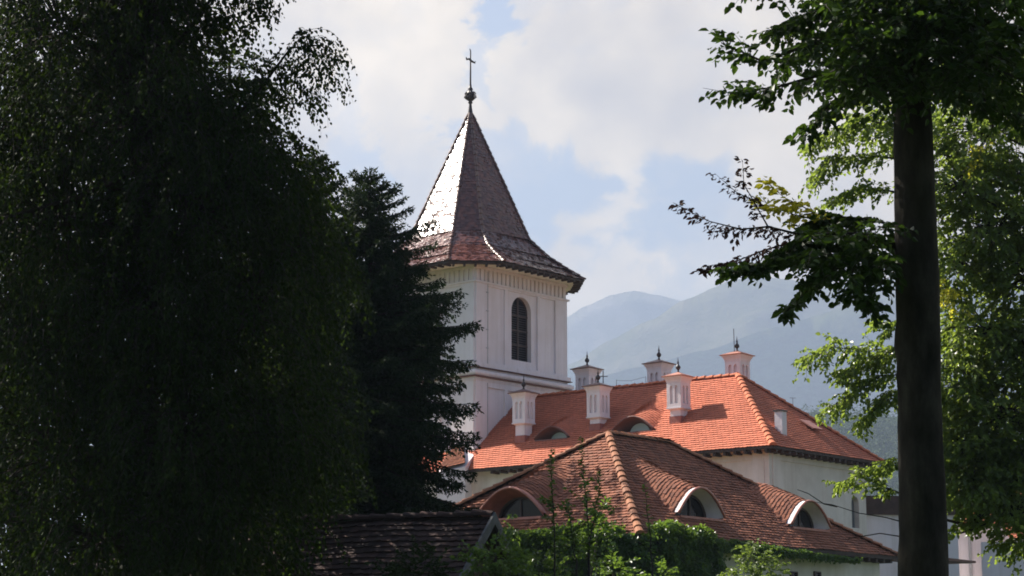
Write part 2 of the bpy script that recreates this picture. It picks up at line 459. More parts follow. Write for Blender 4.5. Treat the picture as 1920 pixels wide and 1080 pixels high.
def arch_wall(mb, p0, es, out, s0, s1, z0, z1, sc, hw, zb, zt, depth, N=14):
    """flat wall from s0..s1 and z0..z1 with an arched opening and its reveal; zt = crown of the arch"""
    def q(s, z, d=0): return np.asarray(p0)+es*s+Z*(z-p0[2])-out*d
    zs = zt-hw
    mb.poly([q(s0, z0), q(sc-hw, z0), q(sc-hw, z1), q(s0, z1)]); mb.poly([q(sc+hw, z0), q(s1, z0), q(s1, z1), q(sc+hw, z1)])
    mb.poly([q(sc-hw, z0), q(sc+hw, z0), q(sc+hw, zb), q(sc-hw, zb)])
    ar = [(sc+hw*math.cos(math.pi*(1-k/N)), zs+hw*math.sin(math.pi*(1-k/N))) for k in range(N+1)]
    for k in range(N):
        mb.poly([q(*ar[k]), q(*ar[k+1]), q(ar[k+1][0], z1), q(ar[k][0], z1)])
    loop = [(sc-hw, zb)]+ar+[(sc+hw, zb)]
    for k in range(len(loop)-1): mb.poly([q(*loop[k]), q(*loop[k+1]), q(loop[k+1][0], loop[k+1][1], depth), q(loop[k][0], loop[k][1], depth)])
    mb.poly([q(sc-hw, zb), q(sc+hw, zb), q(sc+hw, zb, depth), q(sc-hw, zb, depth)])
    return [q(a, b, depth-.02) for a, b in loop]

# ------------------------------------------------------------------ ground, hills, mountains
g = MB(); rows = []
for yy in (-120, 0, 20, 45, 100, 400, 1500, 4000, 8000): rows.append([(xx, yy, 0) for xx in (-5500, -800, -60, 0, 60, 800, 5500)])
g.grid(rows)
def ground_mat():
    m, t, b = mat_base('meadow_grass'); gg = t.new('ShaderNodeTexCoord').outputs['Object']
    n = t.noise(gg, .35, 7, .65); n2 = t.noise(gg, 14, 5, .7)
    c = t.ramp(n.outputs[0], [(.35, (.03, .05, .015)), (.6, (.06, .085, .025)), (.75, (.09, .10, .04))])
    c = t.mix(t.math('MULTIPLY', n2.outputs[0], .5), c, (.02, .03, .01)); t.link(c, b.inputs['Base Color']); b.inputs['Roughness'].default_value = 1
    return m
struct(g.build('ground', ground_mat()))

def fbm(x, y, z=0., o=5, h=.9): return mnoise.fractal((x, y, z), h, 2.1, o)
def interp(pts, x):
    for (a, ya), (b, yb) in zip(pts, pts[1:]):
        if x <= b:
            f = (x-a)/(b-a) if b > a else 0; f = max(0, f); f = f*.6+.4*f*f*(3-2*f); return ya+(yb-ya)*f
    return pts[-1][1]
def mountain(name, ridge, Df, Dr, p, mat, seed, amp, rough, nu=260, nv=70, spur=0.0):
    x0, x1 = ridge[0][0], ridge[-1][0]; rows = []
    for j in range(nv+1):
        v = j/nv*1.25
        row = []
        for i in range(nu+1):
            px = x0+(x1-x0)*i/nu; py = interp(ridge, px)+2.2*fbm(px*.02, seed, 0, 4)
            zr = (1250-py)/3826*Dr
            D = Df+(Dr-Df)*min(v, 1)+(max(v-1, 0))*(Dr-Df)*1.2
            X = (px-960)/3826*D
            if v <= 1:
                k = 1600./Dr; wx = X*k+spur*D*k*.5; gul = 1-abs(fbm(wx*.0034+seed, D*k*.0016+seed, .3, 6))*1.6
                g2 = abs(fbm(X*k*.012, D*k*.006+seed, 1.3, 5))
                z = zr*(v**p)*(1-(amp*gul+.10*g2)*math.sin(math.pi*v)**.7)
                z += zr*rough*fbm(X*.006, D*.006, seed, 5)*min(1, v*4)*(1-v**6)
            else:
                z = zr*max(0, 1-(v-1)/.25)
            row.append((X, D, max(z, .5) if v > .02 else -.5))
        rows.append(row)
    mb = MB(); mb.grid(rows); return struct(mb.build(name, mat, None, True))
def mtn_mat(name, low, high, rock, zf0, zf1, patch):
    m, t, b = mat_base(name); gg = t.new('ShaderNodeNewGeometry'); pos = gg.outputs['Position']
    sep = t.new('ShaderNodeSeparateXYZ'); t.link(pos, sep.inputs[0])
    n = t.noise(pos, .0045, 9, .66, .6); n2 = t.noise(pos, .014, 9, .7, .4); n3 = t.noise(pos, .06, 6, .75)
    hz = t.new('ShaderNodeMapRange'); t.link(sep.outputs[2], hz.inputs[0]); hz.inputs[1].default_value = zf0; hz.inputs[2].default_value = zf1
    f = t.math('ADD', hz.outputs[0], t.math('MULTIPLY', t.math('SUBTRACT', n.outputs[0], .5), patch), clamp=True)
    forest = t.mix(t.ramp(n3.outputs[0], [(.35, (0,)*3), (.65, (1,)*3)]), tuple(c*.3 for c in low), tuple(c*1.9 for c in low))
    grass = t.mix(t.ramp(n2.outputs[0], [(.4, (0,)*3), (.62, (1,)*3)]), high, rock)
    c = t.mix(t.ramp(f, [(.44, (0,)*3), (.54, (1,)*3)]), forest, grass)
    t.link(c, b.inputs['Base Color']); b.inputs['Roughness'].default_value = 1; b.inputs['Specular IOR Level'].default_value = 0
    bp = t.new('ShaderNodeBump'); bp.inputs['Strength'].default_value = 1.0; bp.inputs['Distance'].default_value = 45
    t.link(n2.outputs[0], bp.inputs['Height']); t.link(bp.outputs[0], b.inputs['Normal'])
    return m
mountain('mountain', [(300, 760), (700, 735), (900, 690), (1000, 640), (1063, 587), (1100, 563), (1150, 541), (1195, 532), (1240, 540), (1290, 552), (1400, 580), (1600, 640), (2000, 760), (2400, 820)],
         4600, 6200, 1.25, mtn_mat('far_mountain', (.03, .045, .03), (.13, .13, .08), (.22, .20, .18), 420, 900, 1.6), 3.1, .24, .05, spur=1)
mountain('mountain', [(500, 850), (900, 760), (1000, 720), (1080, 672), (1150, 628), (1230, 588), (1300, 547), (1350, 526), (1385, 511), (1430, 503), (1500, 508), (1560, 525), (1650, 515), (1800, 490), (2100, 520), (2500, 640)],
         2900, 4700, 1.3, mtn_mat('near_mountain', (.014, .026, .018), (.10, .11, .05), (.16, .15, .10), 480, 820, 2.2), 9.7, .24, .05, spur=-1)
mountain('hillside', [(500, 900), (900, 800), (1050, 722), (1200, 682), (1330, 650), (1480, 600), (1620, 560), (1750, 530), (1900, 510), (2200, 540), (2500, 650)],
         2600, 4200, 1.25, mtn_mat('forest_slope', (.016, .028, .018), (.09, .10, .045), (.06, .08, .03), 520, 1000, 1.9), 21.3, .24, .05, spur=-1)
hill_ridge = [(900, 960), (1200, 900), (1400, 830), (1480, 785), (1540, 765), (1600, 770), (1700, 775), (1850, 750), (2000, 745), (2300, 800), (2500, 900)]
mountain('wooded_hill', hill_ridge, 700, 1300, 1.15, mtn_mat('wooded_hill_floor', (.03, .05, .02), (.05, .08, .03), (.05, .07, .03), 5000, 9000, .2), 33.3, .15, .03, nu=120, nv=30)
def forest_stuff():
    rnd = random.Random(5); V = []; Vc = []
    cs = []; ax = []; nn = []; ln = []; wd = []
    for k in range(2600):
        px = rnd.uniform(1380, 2050); v = rnd.uniform(.45, 1.02)
        D = 700+600*v; zr = (1250-interp(hill_ridge, px))/3826*1300; z = zr*min(v, 1)**1.15*.96; X = (px-960)/3826*D
        h = rnd.uniform(9, 17); r = h*rnd.uniform(.2, .34); con = rnd.random() < .45
        for q in range(26):
            f = rnd.random()
            rr = r*(1-f)*1.0 if con else r*math.sqrt(max(0, 1-(2*f-1)**2))
            a = rnd.uniform(0, 6.283); p = (X+rr*math.cos(a), D+rr*math.sin(a), z+h*(.08+.92*f)-1)
            cs.append(p); ax.append((math.cos(a), math.sin(a), -.5 if con else rnd.uniform(-.6, .6))); nn.append((rnd.uniform(-.5, .5), rnd.uniform(-.5, .5), 1))
            ln.append(rnd.uniform(1.2, 2.4)); wd.append(rnd.uniform(.9, 1.8))
    o = leaves('forest', cs, ax, nn, ln, wd, M['forest'], None, 'rhomb'); struct(o, 'stuff')
    o['label'] = 'distant mixed woodland covering the low hill behind the monastery roofs'; o['category'] = 'forest'
M['forest'] = leaf_mat('forest_foliage', (.02, .045, .016), (.035, .06, .02), (.06, .085, .03), (.05, .08, .02), .2, .7, .1)
forest_stuff()

# haze: the air between here and the mountains
hz = MB(); hz.obox((-6000, -300, -2), (12000, 0, 0), (0, 9500, 0), (0, 0, 1270))
hm = bpy.data.materials.new('haze_air'); hm.use_nodes = True
ht = NT(hm.node_tree); ht.n.clear(); ho = ht.new('ShaderNodeOutputMaterial'); pv = ht.new('ShaderNodeVolumePrincipled')
pv.inputs['Color'].default_value = (.335, .41, .56, 1); pv.inputs['Density'].default_value = 2.7e-4; pv.inputs['Anisotropy'].default_value = .25
ht.link(pv.outputs[0], ho.inputs['Volume'])
hobj = struct(hz.build('haze', hm), 'stuff'); hobj['label'] = 'pale blue summer haze filling the air before the mountains'; hobj['category'] = 'haze'

# ------------------------------------------------------------------ bell tower
def bell_tower():
    rot = math.radians(-1.0); uR = np.array([.634*math.cos(rot)-.773*math.sin(rot), .634*math.sin(rot)+.773*math.cos(rot), 0]); uL = np.array([-uR[1], uR[0], 0])
    DT = 87.0; C0 = P(890, 700, DT); C0 = np.array([C0[0], C0[1], 0.])
    q_ = PL(1061, 600, C0, uL); wR = float(np.dot(q_-C0, uR)); wL = 6.3
    root = thing('bell_tower', 'tall white plastered bell tower with glazed brown pointed tile roof', 'bell tower', C0+uR*wR/2+uL*wL/2)
    def zc(y): return P(890, y, DT)[2]
    def T(a, b, z): return C0+uR*a+uL*b+Z*z
    def a_of(px): q = PL(px, 600, C0, uL); return float(np.dot(q-C0, uR))
    zF0, zF1 = zc(527), zc(502)            # frieze
    zB = zc(682); zL0 = zc(705)
    # core walls with arched openings on all four faces
    mb = MB(); dep = .32
    aw = (a_of(959)+a_of(996))/2; hw = (a_of(996)-a_of(959))/2
    o_, d_ = RAY(977, 557); zt = PL(977, 557, C0, uL)[2]; zb = PL(977, 677, C0, uL)[2]
    faces = [(T(0, 0, 0), uR, -uL, wR), (T(wR, 0, 0), uL, uR, wL), (T(wR, wL, 0), -uR, uL, wR), (T(0, wL, 0), -uL, -uR, wL)]
    loops = []
    for i, (p0, es, out, w) in enumerate(faces):
        sc = aw if i == 0 else w/2
        lp = arch_wall(mb, p0, es, out, 0, w, zB, zF1+.3, sc, hw, zb, zt, dep); loops.append((lp, p0, es, out, sc))
        mb.poly([p0, p0+es*w, p0+es*w+Z*zB, p0+Z*zB])
    mb.build('wall', M['white'], root)
    for lp, p0, es, out, sc in loops:
        w = MB(); w.poly(lp); wo = w.build('window', M['glass'], root)
        fr = MB()
        for k in range(len(lp)-1):
            fr.tube([lp[k]+out*.03, lp[k+1]+out*.03], .05, 5)
        base = np.asarray(p0)+es*sc-out*(dep-.06)
        fr.obox(base-es*.04+Z*zb, es*.08, out*.06, Z*(zt-zb))
        for zz in (.24, .47, .70): fr.obox(base-es*hw+Z*(zb+(zt-zb)*zz), es*hw*2, out*.05, Z*.07)
        fr.build('window_frame', M['frame'], wo)
        lv = MB()
        n = 26
        for k in range(n):
            z = zb+(zt-hw*.35-zb)*k/n
            lv.obox(base-es*hw*.96+Z*z-out*.03, es*hw*1.92, out*.05-Z*.04, Z*.018)
        lv.build('louvre', M['louver'], wo)
    # raised pilaster strips and rails, upper and lower field
    pl = MB(); t = .075
    cuts = [(0, a_of(911)), (a_of(944.5), a_of(950)), (a_of(1006), a_of(1010)), (a_of(1039.5), wR)]
    def strips(z0, z1, rails):
        for i, (p0, es, out, w) in enumerate(faces):
            for a, b in cuts:
                a, b = a*w/wR, b*w/wR
                if i and .3 < a/w < .9 and False: continue
                pl.obox(p0+es*a+Z*z0, es*(b-a), out*t, Z*(z1-z0))
            for (r0, r1) in rails:
                prev = 0
                for (a, b), (a2, b2) in zip(cuts, cuts[1:]):
                    pl.obox(p0+es*(b*w/wR)+Z*r0, es*((a2-b)*w/wR), out*(t-.004), Z*(r1-r0))
    strips(zB, zF0, [(zB, zB+.16), (zF0-.12, zF0)])
    zlow = 6.0
    strips(zlow, zL0-.12, [(zL0-.42, zL0-.121)])
    pl.build('pilaster', M['white'], root)
    # frieze of small uprights, with ledge below
    fz = MB()
    for p0, es, out, w in faces:
        n = 22
        for k in range(n):
            a = w*(k+.12)/n; fz.obox(p0+es*a+Z*(zF0+.06), es*(w/n*.62), out*.06, Z*(zF1-zF0-.06))
    def ring(mb, o, z0, z1):
        b = [T(-o, -o, z0), T(wR+o, -o, z0), T(wR+o, wL+o, z0), T(-o, wL+o, z0)]
        mb.prism(b, [p+Z*(z1-z0) for p in b])
    ring(fz, .13, zF0-.03, zF0+.055)
    ring(fz, .07, zF1+.003, zF1+.14)
    fz.build('frieze', M['white'], root)
    bc = MB(); ring(bc, .16, zc(687), zc(679)); ring(bc, .05, zc(693), zc(688.5)-.003)
    # round moulding
    for k in range(9):
        an = math.pi*(k+.5)/9-math.pi/2; h = (zc(693)-zc(703.5)); zmid = (zc(693)+zc(703.5))/2
        ring(bc, .10+.17*math.cos(an), zmid+h/2*math.sin(an-math.pi/18)+.001, zmid+h/2*math.sin(an+math.pi/18))
    ring(bc, .10, zc(712), zc(706)-.003)
    bc.build('belt_course', M['white'], root)
    bl = MB(); ring(bl, .22, zc(688.4), zc(687)-.004); ring(bl, .24, zc(705.8), zc(703.6)-.004); bl.build('ledge_tile', M['brownline'], root)
    # roof: octagon with narrow corner faces
    ov = 1.42; ch = 1.75
    cx, cy = wR/2, wL/2
    def octo(k, z, c=ch, sq=1.0):
        hx, hy = (wR/2+ov)*k, (wL/2+ov)*k; cc = c*k*sq
        loc = [(-hx+cc, -hy), (hx-cc, -hy), (hx, -hy+cc), (hx, hy-cc), (hx-cc, hy), (-hx+cc, hy), (-hx, hy-cc), (-hx, -hy+cc)]
        tw = math.radians(-5.0)*min(1, (1-k)/.45); c_, s_ = math.cos(tw), math.sin(tw)
        return [T(cx+a*c_-b*s_, cy+a*s_+b*c_, z) for a, b in loc]
    e0 = octo(1, 0)[0]; ze = PL(*(PROJ(e0)[0], 489), e0, uL)[2]
    zk = P(886, 431, e0[1]+2.3)[2]; apex = T(cx, cy, 0); za = P(882, 214, apex[1])[2]
    rings = [(1.0, ze), (.85, ze+(zk-ze)*.26), (.69, ze+(zk-ze)*.56), (.53, zk), (.018, za)]
    rf_under = MB(); isl = []; hips = MB(); rr = random.Random(3)
    for (k0, z0), (k1, z1) in zip(rings, rings[1:]):
        A = octo(k0, z0); B = octo(k1, z1)
        for i in range(8):
            j = (i+1) % 8
            isl += tile_face(A[i], A[j], B[j], B[i], .145, .17, None, .017, rf_under, .018, rnd=rr, thick=.012, h1=.007)
    roof = tiles_obj('roof', isl, M['spire'], root); rf_under.build('roof_deck', M['darkwood'], roof)
    for i in range(8):
        for (k0, z0), (k1, z1) in zip(rings, rings[1:]):
            a = octo(k0, z0)[i]; b = octo(k1, z1)[i]; caps(hips, a, b, .085 if k1 > .1 else .075, .30, unit(a-T(cx, cy, a[2]))+Z*.6, .015, rr)
    hips.build('hip_tiles', M['spirecap'], roof)
    # eave board and flared cream soffit
    cv = MB(); O0 = octo(.985, ze-.10); rect = [T(-.1, -.1, zF1+.14), T(wR+.1, -.1, zF1+.14), T(wR+.1, wL+.1, zF1+.14), T(-.1, wL+.1, zF1+.14)]
    mid = []
    O1 = octo(.985, ze-.02)
    cv_b = MB(); 
    for i in range(8): cv_b.poly([O0[i], O0[(i+1) % 8], O1[(i+1) % 8], O1[i]])
    ii = octo(.93, ze-.10)
    for i in range(8): cv_b.poly([O0[i], O0[(i+1) % 8], ii[(i+1) % 8], ii[i]])
    for i in range(8):
        a, b = O0[i], O0[(i+1) % 8]; n = max(1, int(np.linalg.norm(b-a)/.42)); inn = unit(T(cx, cy, 0)-np.array([*((a+b)/2)[:2], 0]))
        for q in range(n):
            p = a+(b-a)*(q+.5)/n; d = unit(b-a); cv_b.obox(p-d*.05-Z*.09, d*.1, inn*.4, Z*.088)
    cv_b.build('eave_board', M['darkwood'], roof)
    r4 = rect
    lo = [r4[0], r4[1], r4[1], r4[2], r4[2], r4[3], r4[3], r4[0]]
    N = 6; prof = []
    for k in range(N+1):
        f = k/N; g_ = f*f*.55+f*.45
        ring_ = []
        for i in range(8):
            top = ii[i]; p = lo[i]+(top-lo[i])*g_; p = np.array([p[0], p[1], lo[i][2]+(top[2]-.004-lo[i][2])*(1-(1-f)**1.6)]); ring_.append(p)
        prof.append(ring_)
    for k in range(N):
        for i in range(8):
            j = (i+1) % 8; cv.poly([prof[k][i], prof[k][j], prof[k+1][j], prof[k+1][i]])
    cv.build('soffit', M['cream'], root, True)
    # finial: leaded cone, carved knob, rod and cross
    ap = T(cx, cy, za); s = ap[1]/3826.0*1.0
    fn = MB(); fn.lathe(ap-Z*.35, [(.20, 0), (.13, .3), (.07, .75), (.06, .95)], 10); fin = fn.build('finial', M['darkmetal'], root, True)
    kn = MB(); kn.lathe(ap+Z*.5, [(.06, 0), (.12, .05), (.08, .12), (.16, .2), (.2, .3), (.13, .38), (.21, .46), (.17, .56), (.09, .64), (.13, .72), (.07, .8), (.05, .95)], 12)
    for k in range(8):
        an = k*math.pi/4; c = np.array([math.cos(an), math.sin(an), 0])
        kn.tube([ap+Z*.72+c*.14, ap+Z*.82+c*.27, ap+Z*.95+c*.24], [.05, .045, .02], 5); kn.tube([ap+Z*.92+c*.12, ap+Z*1.0+c*.25, ap+Z*1.1+c*.2], [.045, .04, .015], 5)
    kn.build('carved_knob', M['darkmetal'], fin, True)
    ztop = P(882, 95, ap[1])[2]; zx = P(882, 113, ap[1])[2]
    cr = MB(); cr.tube([ap+Z*1.3, np.array([ap[0], ap[1], ztop])], [.045, .028], 6)
    axd = unit(np.array([.93, .36, 0])); q = np.array([ap[0], ap[1], zx])
    cr.tube([q-axd*.22+Z*.12, q-axd*.19+Z*.02, q-axd*.08+Z*.06, q, q+axd*.1-Z*.06, q+axd*.22-Z*.10, q+axd*.26-Z*.02], [.03, .05, .05, .05, .05, .045, .02], 6)
    cr.tube([np.array([ap[0], ap[1], ztop-.02]), np.array([ap[0]-.04, ap[1], ztop+.09])], [.03, .02], 6)
    cr.build('cross', M['darkmetal'], fin)
    # lightning cable on clips
    cb = MB(); a = a_of(911.5)
    cb.tube([T(a, -.10, zF1-.1), T(a, -.10, zc(684))], .016, 5)
    for y in (545, 580, 615, 650): cb.obox(T(a-.12, -.09, zc(y)), uR*.16, -uL*.03, Z*.03)
    cb.tube([T(a, -.10, zc(715)), T(a, -.10, zc(842))], .016, 5)
    cb.build('lightning_cable', M['grey'], root)
    return C0, wR, wL
C0, TWR, TWL = bell_tower()

# ------------------------------------------------------------------ long monastery wing with turret chimneys
def turret(parent, base, zcap, capmat, scale=1.0):
    """square white chimney turret; base = point on the roof under its middle, zcap = height of its cap eave"""
    k = scale
    def bx(mb, a, z0, z1, a1=None):
        a1 = a if a1 is None else a1
        c = np.array([base[0], base[1], 0.])
        lo = [c+uR*i*a/2+uL*j*a/2+Z*z0 for i, j in ((-1, -1), (1, -1), (1, 1), (-1, 1))]
        hi = [c+uR*i*a1/2+uL*j*a1/2+Z*z1 for i, j in ((-1, -1), (1, -1), (1, 1), (-1, 1))]
        mb.prism(lo, hi)
    zb = base[2]; zbody1 = zcap-.27*k; zbody0 = zcap-1.30*k
    neck = MB(); bx(neck, .50*k, zb-.7, zbody0-.09); 
    bx(neck, .50*k, zbody0-.087, zbody0-.03, .70*k); bx(neck, .74*k, zbody0-.028, zbody0+.02)
    # body with open twin slots on each side
    A = .69*k; bx(neck, A-.16*k, zbody0+.021, zbody1+.1)
    c = np.array([base[0], base[1], 0.]); zt0, zt1 = zbody0+.18*k, zbody1-.10*k
    bx(neck, A, zbody0+.022, zt0); bx(neck, A, zt1, zbody1)
    for i, j in ((-1, -1), (1, -1), (1, 1), (-1, 1)):
        w = .15*k; neck.obox(c+uR*(i*(A/2-w/2)-w/2)+uL*(j*(A/2-w/2)-w/2)+Z*zt0, uR*w, uL*w, Z*(zt1-zt0))
    for e1, e2 in ((uR, uL), (uL, uR)):
        for sg in (-1, 1):
            w = .085*k; neck.obox(c+e1*(-w/2)+e2*(sg*A/2-(.07*k if sg > 0 else 0))+Z*zt0, e1*w, e2*.07*k, Z*(zt1-zt0))
            for sx in (-1, 1):      # little arch shoulders at the slot heads
                mid = sx*(.0425+.0775)*k
                for s2 in (-1, 1):
                    p = c+e1*(mid+s2*.0775*k)+e2*(sg*A/2)+Z*zt1
                    q = [p, p-e1*s2*.06*k, p-Z*.09*k]
                    neck.prism(q, [x-e2*sg*.07*k for x in q])
    bx(neck, A, zbody1+.001, zbody1+.10*k, .74*k); bx(neck, .74*k, zbody1+.101*k, zcap-.015, .90*k)
    t = neck.build('turret_chimney', M['white'], parent)
    fl = MB(); bx(fl, .56*k, zb-.62, zb+.10); fl.build('flashing', M['flash'], t)
    cp = MB(); bx(cp, 1.0*k, zcap-.014, zcap+.022); bx(cp, .96*k, zcap+.023, zcap+.20*k, .06); cp.build('cap', capmat, t)
    fn = MB(); o = np.array([base[0], base[1], zcap+.16*k])
    fn.lathe(o, [(.06, 0), (.045, .08), (.03, .12), (.07, .16), (.105, .22), (.10, .28), (.05, .34), (.03, .38), (.045, .42), (.02, .5), (.006, .66)], 10)
    fn.build('finial', M['darkmetal'], t, True)
    return t

def wing():
    E = P(1449, 835, 76.0); ze = E[2]
    Rxy = E+4.25*(uR+uL); 
    Rp = np.array([Rxy[0], Rxy[1], PL(*(PROJ(Rxy)[0], 704), Rxy, np.array([0, 1., 0]))[2]])
    rise = Rp[2]-ze
    LEN = 26.0
    Wd = 8.5
    root = thing('monastery_wing', 'long white monastery wing under a bright orange tile hip roof', 'building', E-Z*ze+uR*4+uL*6)
    El = E+uL*LEN; Rl = Rp+uL*(LEN-4.25); E2 = E+uR*Wd; Bl = E2+uL*LEN
    es = -uL; et = unit(Rp-E-uL*4.25); n = unit(np.cross(es, et)); n = n if n[2] > 0 else -n
    def roof_st(px, py):
        q = PL(px, py, E, n); return float(np.dot(q-El, es)), float(np.dot(q-El, et)), q
    s1, t1, q1 = roof_st(1035, 825); s2, t2, q2 = roof_st(1187, 811)
    course = .155
    t1 = round(t1/course)*course; t2 = round(t2/course)*course
    f1 = eyebrow(s1, t1, .95, .50, 1.9); f2 = eyebrow(s2, t2, 1.1, .60, 2.5)
    und = MB(); isl = tile_face(El, E, Rp, Rl, course, .18, lambda s, t: f1(s, t)+f2(s, t), .004, und, .042)
    isl += tile_face(E, E2, Rp, Rp, course, .18, None, .004, und, .04)
    isl += tile_face(E2, Bl, Rl, Rp, .3, .36, None, .004, und, .03)
    roof = tiles_obj('roof', isl, M['orange'], root); und.build('roof_deck', M['darkwood'], roof)
    rc = MB(); caps(rc, E, Rp, .14, .36); caps(rc, Rp, Rl, .12, .4); caps(rc, E2, Rp, .13, .36); rc.build('ridge_tiles', M['orangecap'], roof)
    out = nFL
    for s, t, w, h in ((s1, t1, .95, .50), (s2, t2, 1.1, .60)):
        dormer(root, El, es, et, s, t, w, h, .5, out, M['brownline'], M['opal'], M['brownline'], .46, .70, .03, False)
    # turrets that stand on the lit slope
    for i, (px, py, ycap) in enumerate(((982, 822, 738), (1122, 800, 725.5), (1273, 786, 707))):
        b = roof_st(px, py)[2]; zc = PL(px, ycap, b, np.array([0, 1., 0]))[2]
        turret(root, b, zc, M['capred'] if i == 2 else M['capmetal'])
    # turrets that rise behind the ridge
    for i, (px, ycap) in enumerate(((1101, 693), (1236, 683), (1383, 667))):
        p0 = E+uR*6.1; q = PL(px, 700, p0, uR); zc = PL(px, ycap, q, np.array([0, 1., 0]))[2]
        q = np.array([q[0], q[1], Rp[2]-(6.1-4.25)*.84])
        t = turret(root, q, zc, M['capred'] if i == 2 else M['capmetal'], 1.1)
        if i == 2:
            r = MB(); r.tube([np.array([q[0]-.12, q[1]-.1, zc-.1]), np.array([q[0]-.14, q[1]-.1, zc+1.15])], .016, 5); r.build('lightning_rod', M['darkmetal'], t)
    # small cross and thin wire on the ridge
    cr = MB(); q = PL(1131, 722, Rp, uR); cr.tube([q-Z*.2, q+Z*.62], .022, 5)
    q2_ = q+Z*.38; cr.tube([q2_-uR*.02-np.array([.2, 0, 0]), q2_+np.array([.2, 0, 0])], .02, 5); cr.build('roof_cross', M['darkmetal'], root)
    wi = MB(); pa = PL(1156, 722, Rp, uR); pb = PL(1211, 716, Rp, uR); 
    for p in (pa, pb): wi.tube([p-Z*.3, p+Z*.24], .012, 4)
    wi.tube([pa+Z*.2, (pa+pb)/2+Z*.12, pb+Z*.22], .008, 4); wi.build('lightning_wire', M['darkmetal'], root)
    an = MB(); qh = PL(1462, 745, (E2+Rp)/2, uL); hp = E2+(Rp-E2)*.62
    an.tube([hp, hp+Z*.45], .012, 4); an.tube([hp+Z*.42-uR*.25, hp+Z*.46+uR*.25], .01, 4); an.build('aerial', M['darkmetal'], root)
    # plain chimney and roof hatch on the hipped end
    nh = unit(np.cross(uR, Rp-E)); nh = nh if nh[2] > 0 else -nh
    b = PL(1464, 811, E, nh); zt = PL(1464, 772, b, np.array([0, 1., 0]))[2]
    cm = MB(); cm.obox(b-uR*.16-uL*.17-Z*.5, uR*.34, uL*.34, Z*(zt-b[2]+.5)); ch = cm.build('chimney', M['white'], root)
    ct = MB(); ct.obox(b-uR*.20-uL*.21+Z*(zt-b[2]+.003), uR*.42, uL*.42, Z*.06); ct.build('cap', M['darkmetal'], ch)
    hs = unit(Rp-(E+uR*4.25))
    h0 = PL(1508, 797, E, nh); ht_ = MB(); 
    ht_.obox(h0+nh*.06-uR*.15+hs*.25, uR*.75, -hs*.75+nh*.10, nh*.05); ht_.build('roof_hatch', M['hatch'], root)
    # walls, set in under the eaves
    i = .55; a = E+uR*i+uL*i; b2 = E2-uR*i+uL*i; c2 = Bl-uR*i-uL*i; d2 = El+uR*i-uL*i
    a, b2, c2, d2 = (np.array([q[0], q[1], 0.]) for q in (a, b2, c2, d2))
    wl = MB(); zt = ze+.28
    L1 = np.linalg.norm(b2-a); zw1 = None
    qn = PL(1604, 960, a, uL); sn = float(np.dot(qn-a, uR)); znt = PL(1604, 931, a, uL)[2]; znb = PL(1604, 990, a, uL)[2]; hwn = .30
    lp = arch_wall(wl, a, uR, -uL, 0, L1, 0, zt, sn, hwn, znb, znt, .25)
    wl.poly([d2, a, a+Z*zt, d2+Z*zt]); wl.poly([b2, c2, c2+Z*zt, b2+Z*zt]); wl.poly([c2, d2, d2+Z*zt, c2+Z*zt])
    wl.build('wall', M['wallcream'], root)
    w = MB(); w.poly(lp); wo = w.build('window', M['greypane'], root)
    pn = MB(); pn.obox(lp[0]+(-uL)*.01+uR*.05, uR*.2, -uL*.03, Z*(znt-znb)*.62); pn.build('pane', M['glass'], wo)
    pc = MB(); z0 = 3.0
    for p, e in ((a, uR), (a, uL)):
        o2 = -uL if e is uR else -uR
        pc.obox(p+Z*z0+e*.16, e*.55, o2*.09, Z*(zt-z0-.45)); pc.obox(p+Z*(zt-.72)+e*.72, e*(L1-.8 if e is uR else 11), o2*.05, Z*.24)
        pc.obox(p+Z*(zt-.44)+e*.02, e*(L1-.04 if e is uR else 12), o2*.14, Z*.20)
    pc.obox(a+Z*z0-uR*.06-uL*.06, uR*.22, uL*.22, Z*(zt-z0-.46))
    pc.build('corner_pilaster', M['wallcream'], root)
    # soffit boards and rafter ends
    so = MB(); so.poly([E-Z*.10, E2-Z*.10, b2+Z*(ze-.06), a+Z*(ze-.06)]); so.poly([El-Z*.10, E-Z*.10, a+Z*(ze-.06), d2+Z*(ze-.06)])
    so.poly([E-Z*.10, E2-Z*.10, E2-Z*.005, E-Z*.005]); so.poly([El-Z*.10, E-Z*.10, E-Z*.005, El-Z*.005]); so.build('eave_board', M['darkwood'], roof)
    proto = None
    def bracket(p, inn, al):
        nonlocal proto
        if proto is None or proto[1] is not al:
            m = MB(); m.obox(-al*.055-inn*.0, al*.11, inn*.5, -Z*.13)
            o = m.build('rafter_end', M['darkwood'], root); proto = (o, al)
        else:
            o = proto[0].copy(); COL.objects.link(o); o.parent = root
        o.location = Vector(p)-root.location
    for k in range(17): bracket(E+uR*(.35+k*.47)-Z*.102-uL*-.03, uL, uR)
    for k in range(30): bracket(E+uL*(.35+k*.47)-Z*.102+uR*.03, uR, uL)
    return E, Rp
WE, WR = wing()

# low roof that meets the front of the tower
def porch():
    a = P(889, 846, 86.6); b = P(862, 822, 88.6); c = P(800, 850, 88.0); d = P(820, 880, 85.0); e = P(872, 868, 85.2)
    root = thing('gate_porch', 'small red tiled porch roof at the foot of the tower', 'porch', (c[0], c[1], 0))
    und = MB(); isl = tile_face(d, e, a, b, .155, .18, None, .006, und); o = tiles_obj('roof', isl, M['brown'], root); und.build('roof_deck', M['darkwood'], o)
    w = MB(); w.prism([np.array([p[0], p[1], 0]) for p in (d, e, a, b)], [p-Z*.15 for p in (d, e, a, b)]); w.build('wall', M['white'], root)
    f = MB(); f.tube([a+Z*.04, b+Z*.06], .05, 5); f.build('flashing', M['white'], root)
porch()

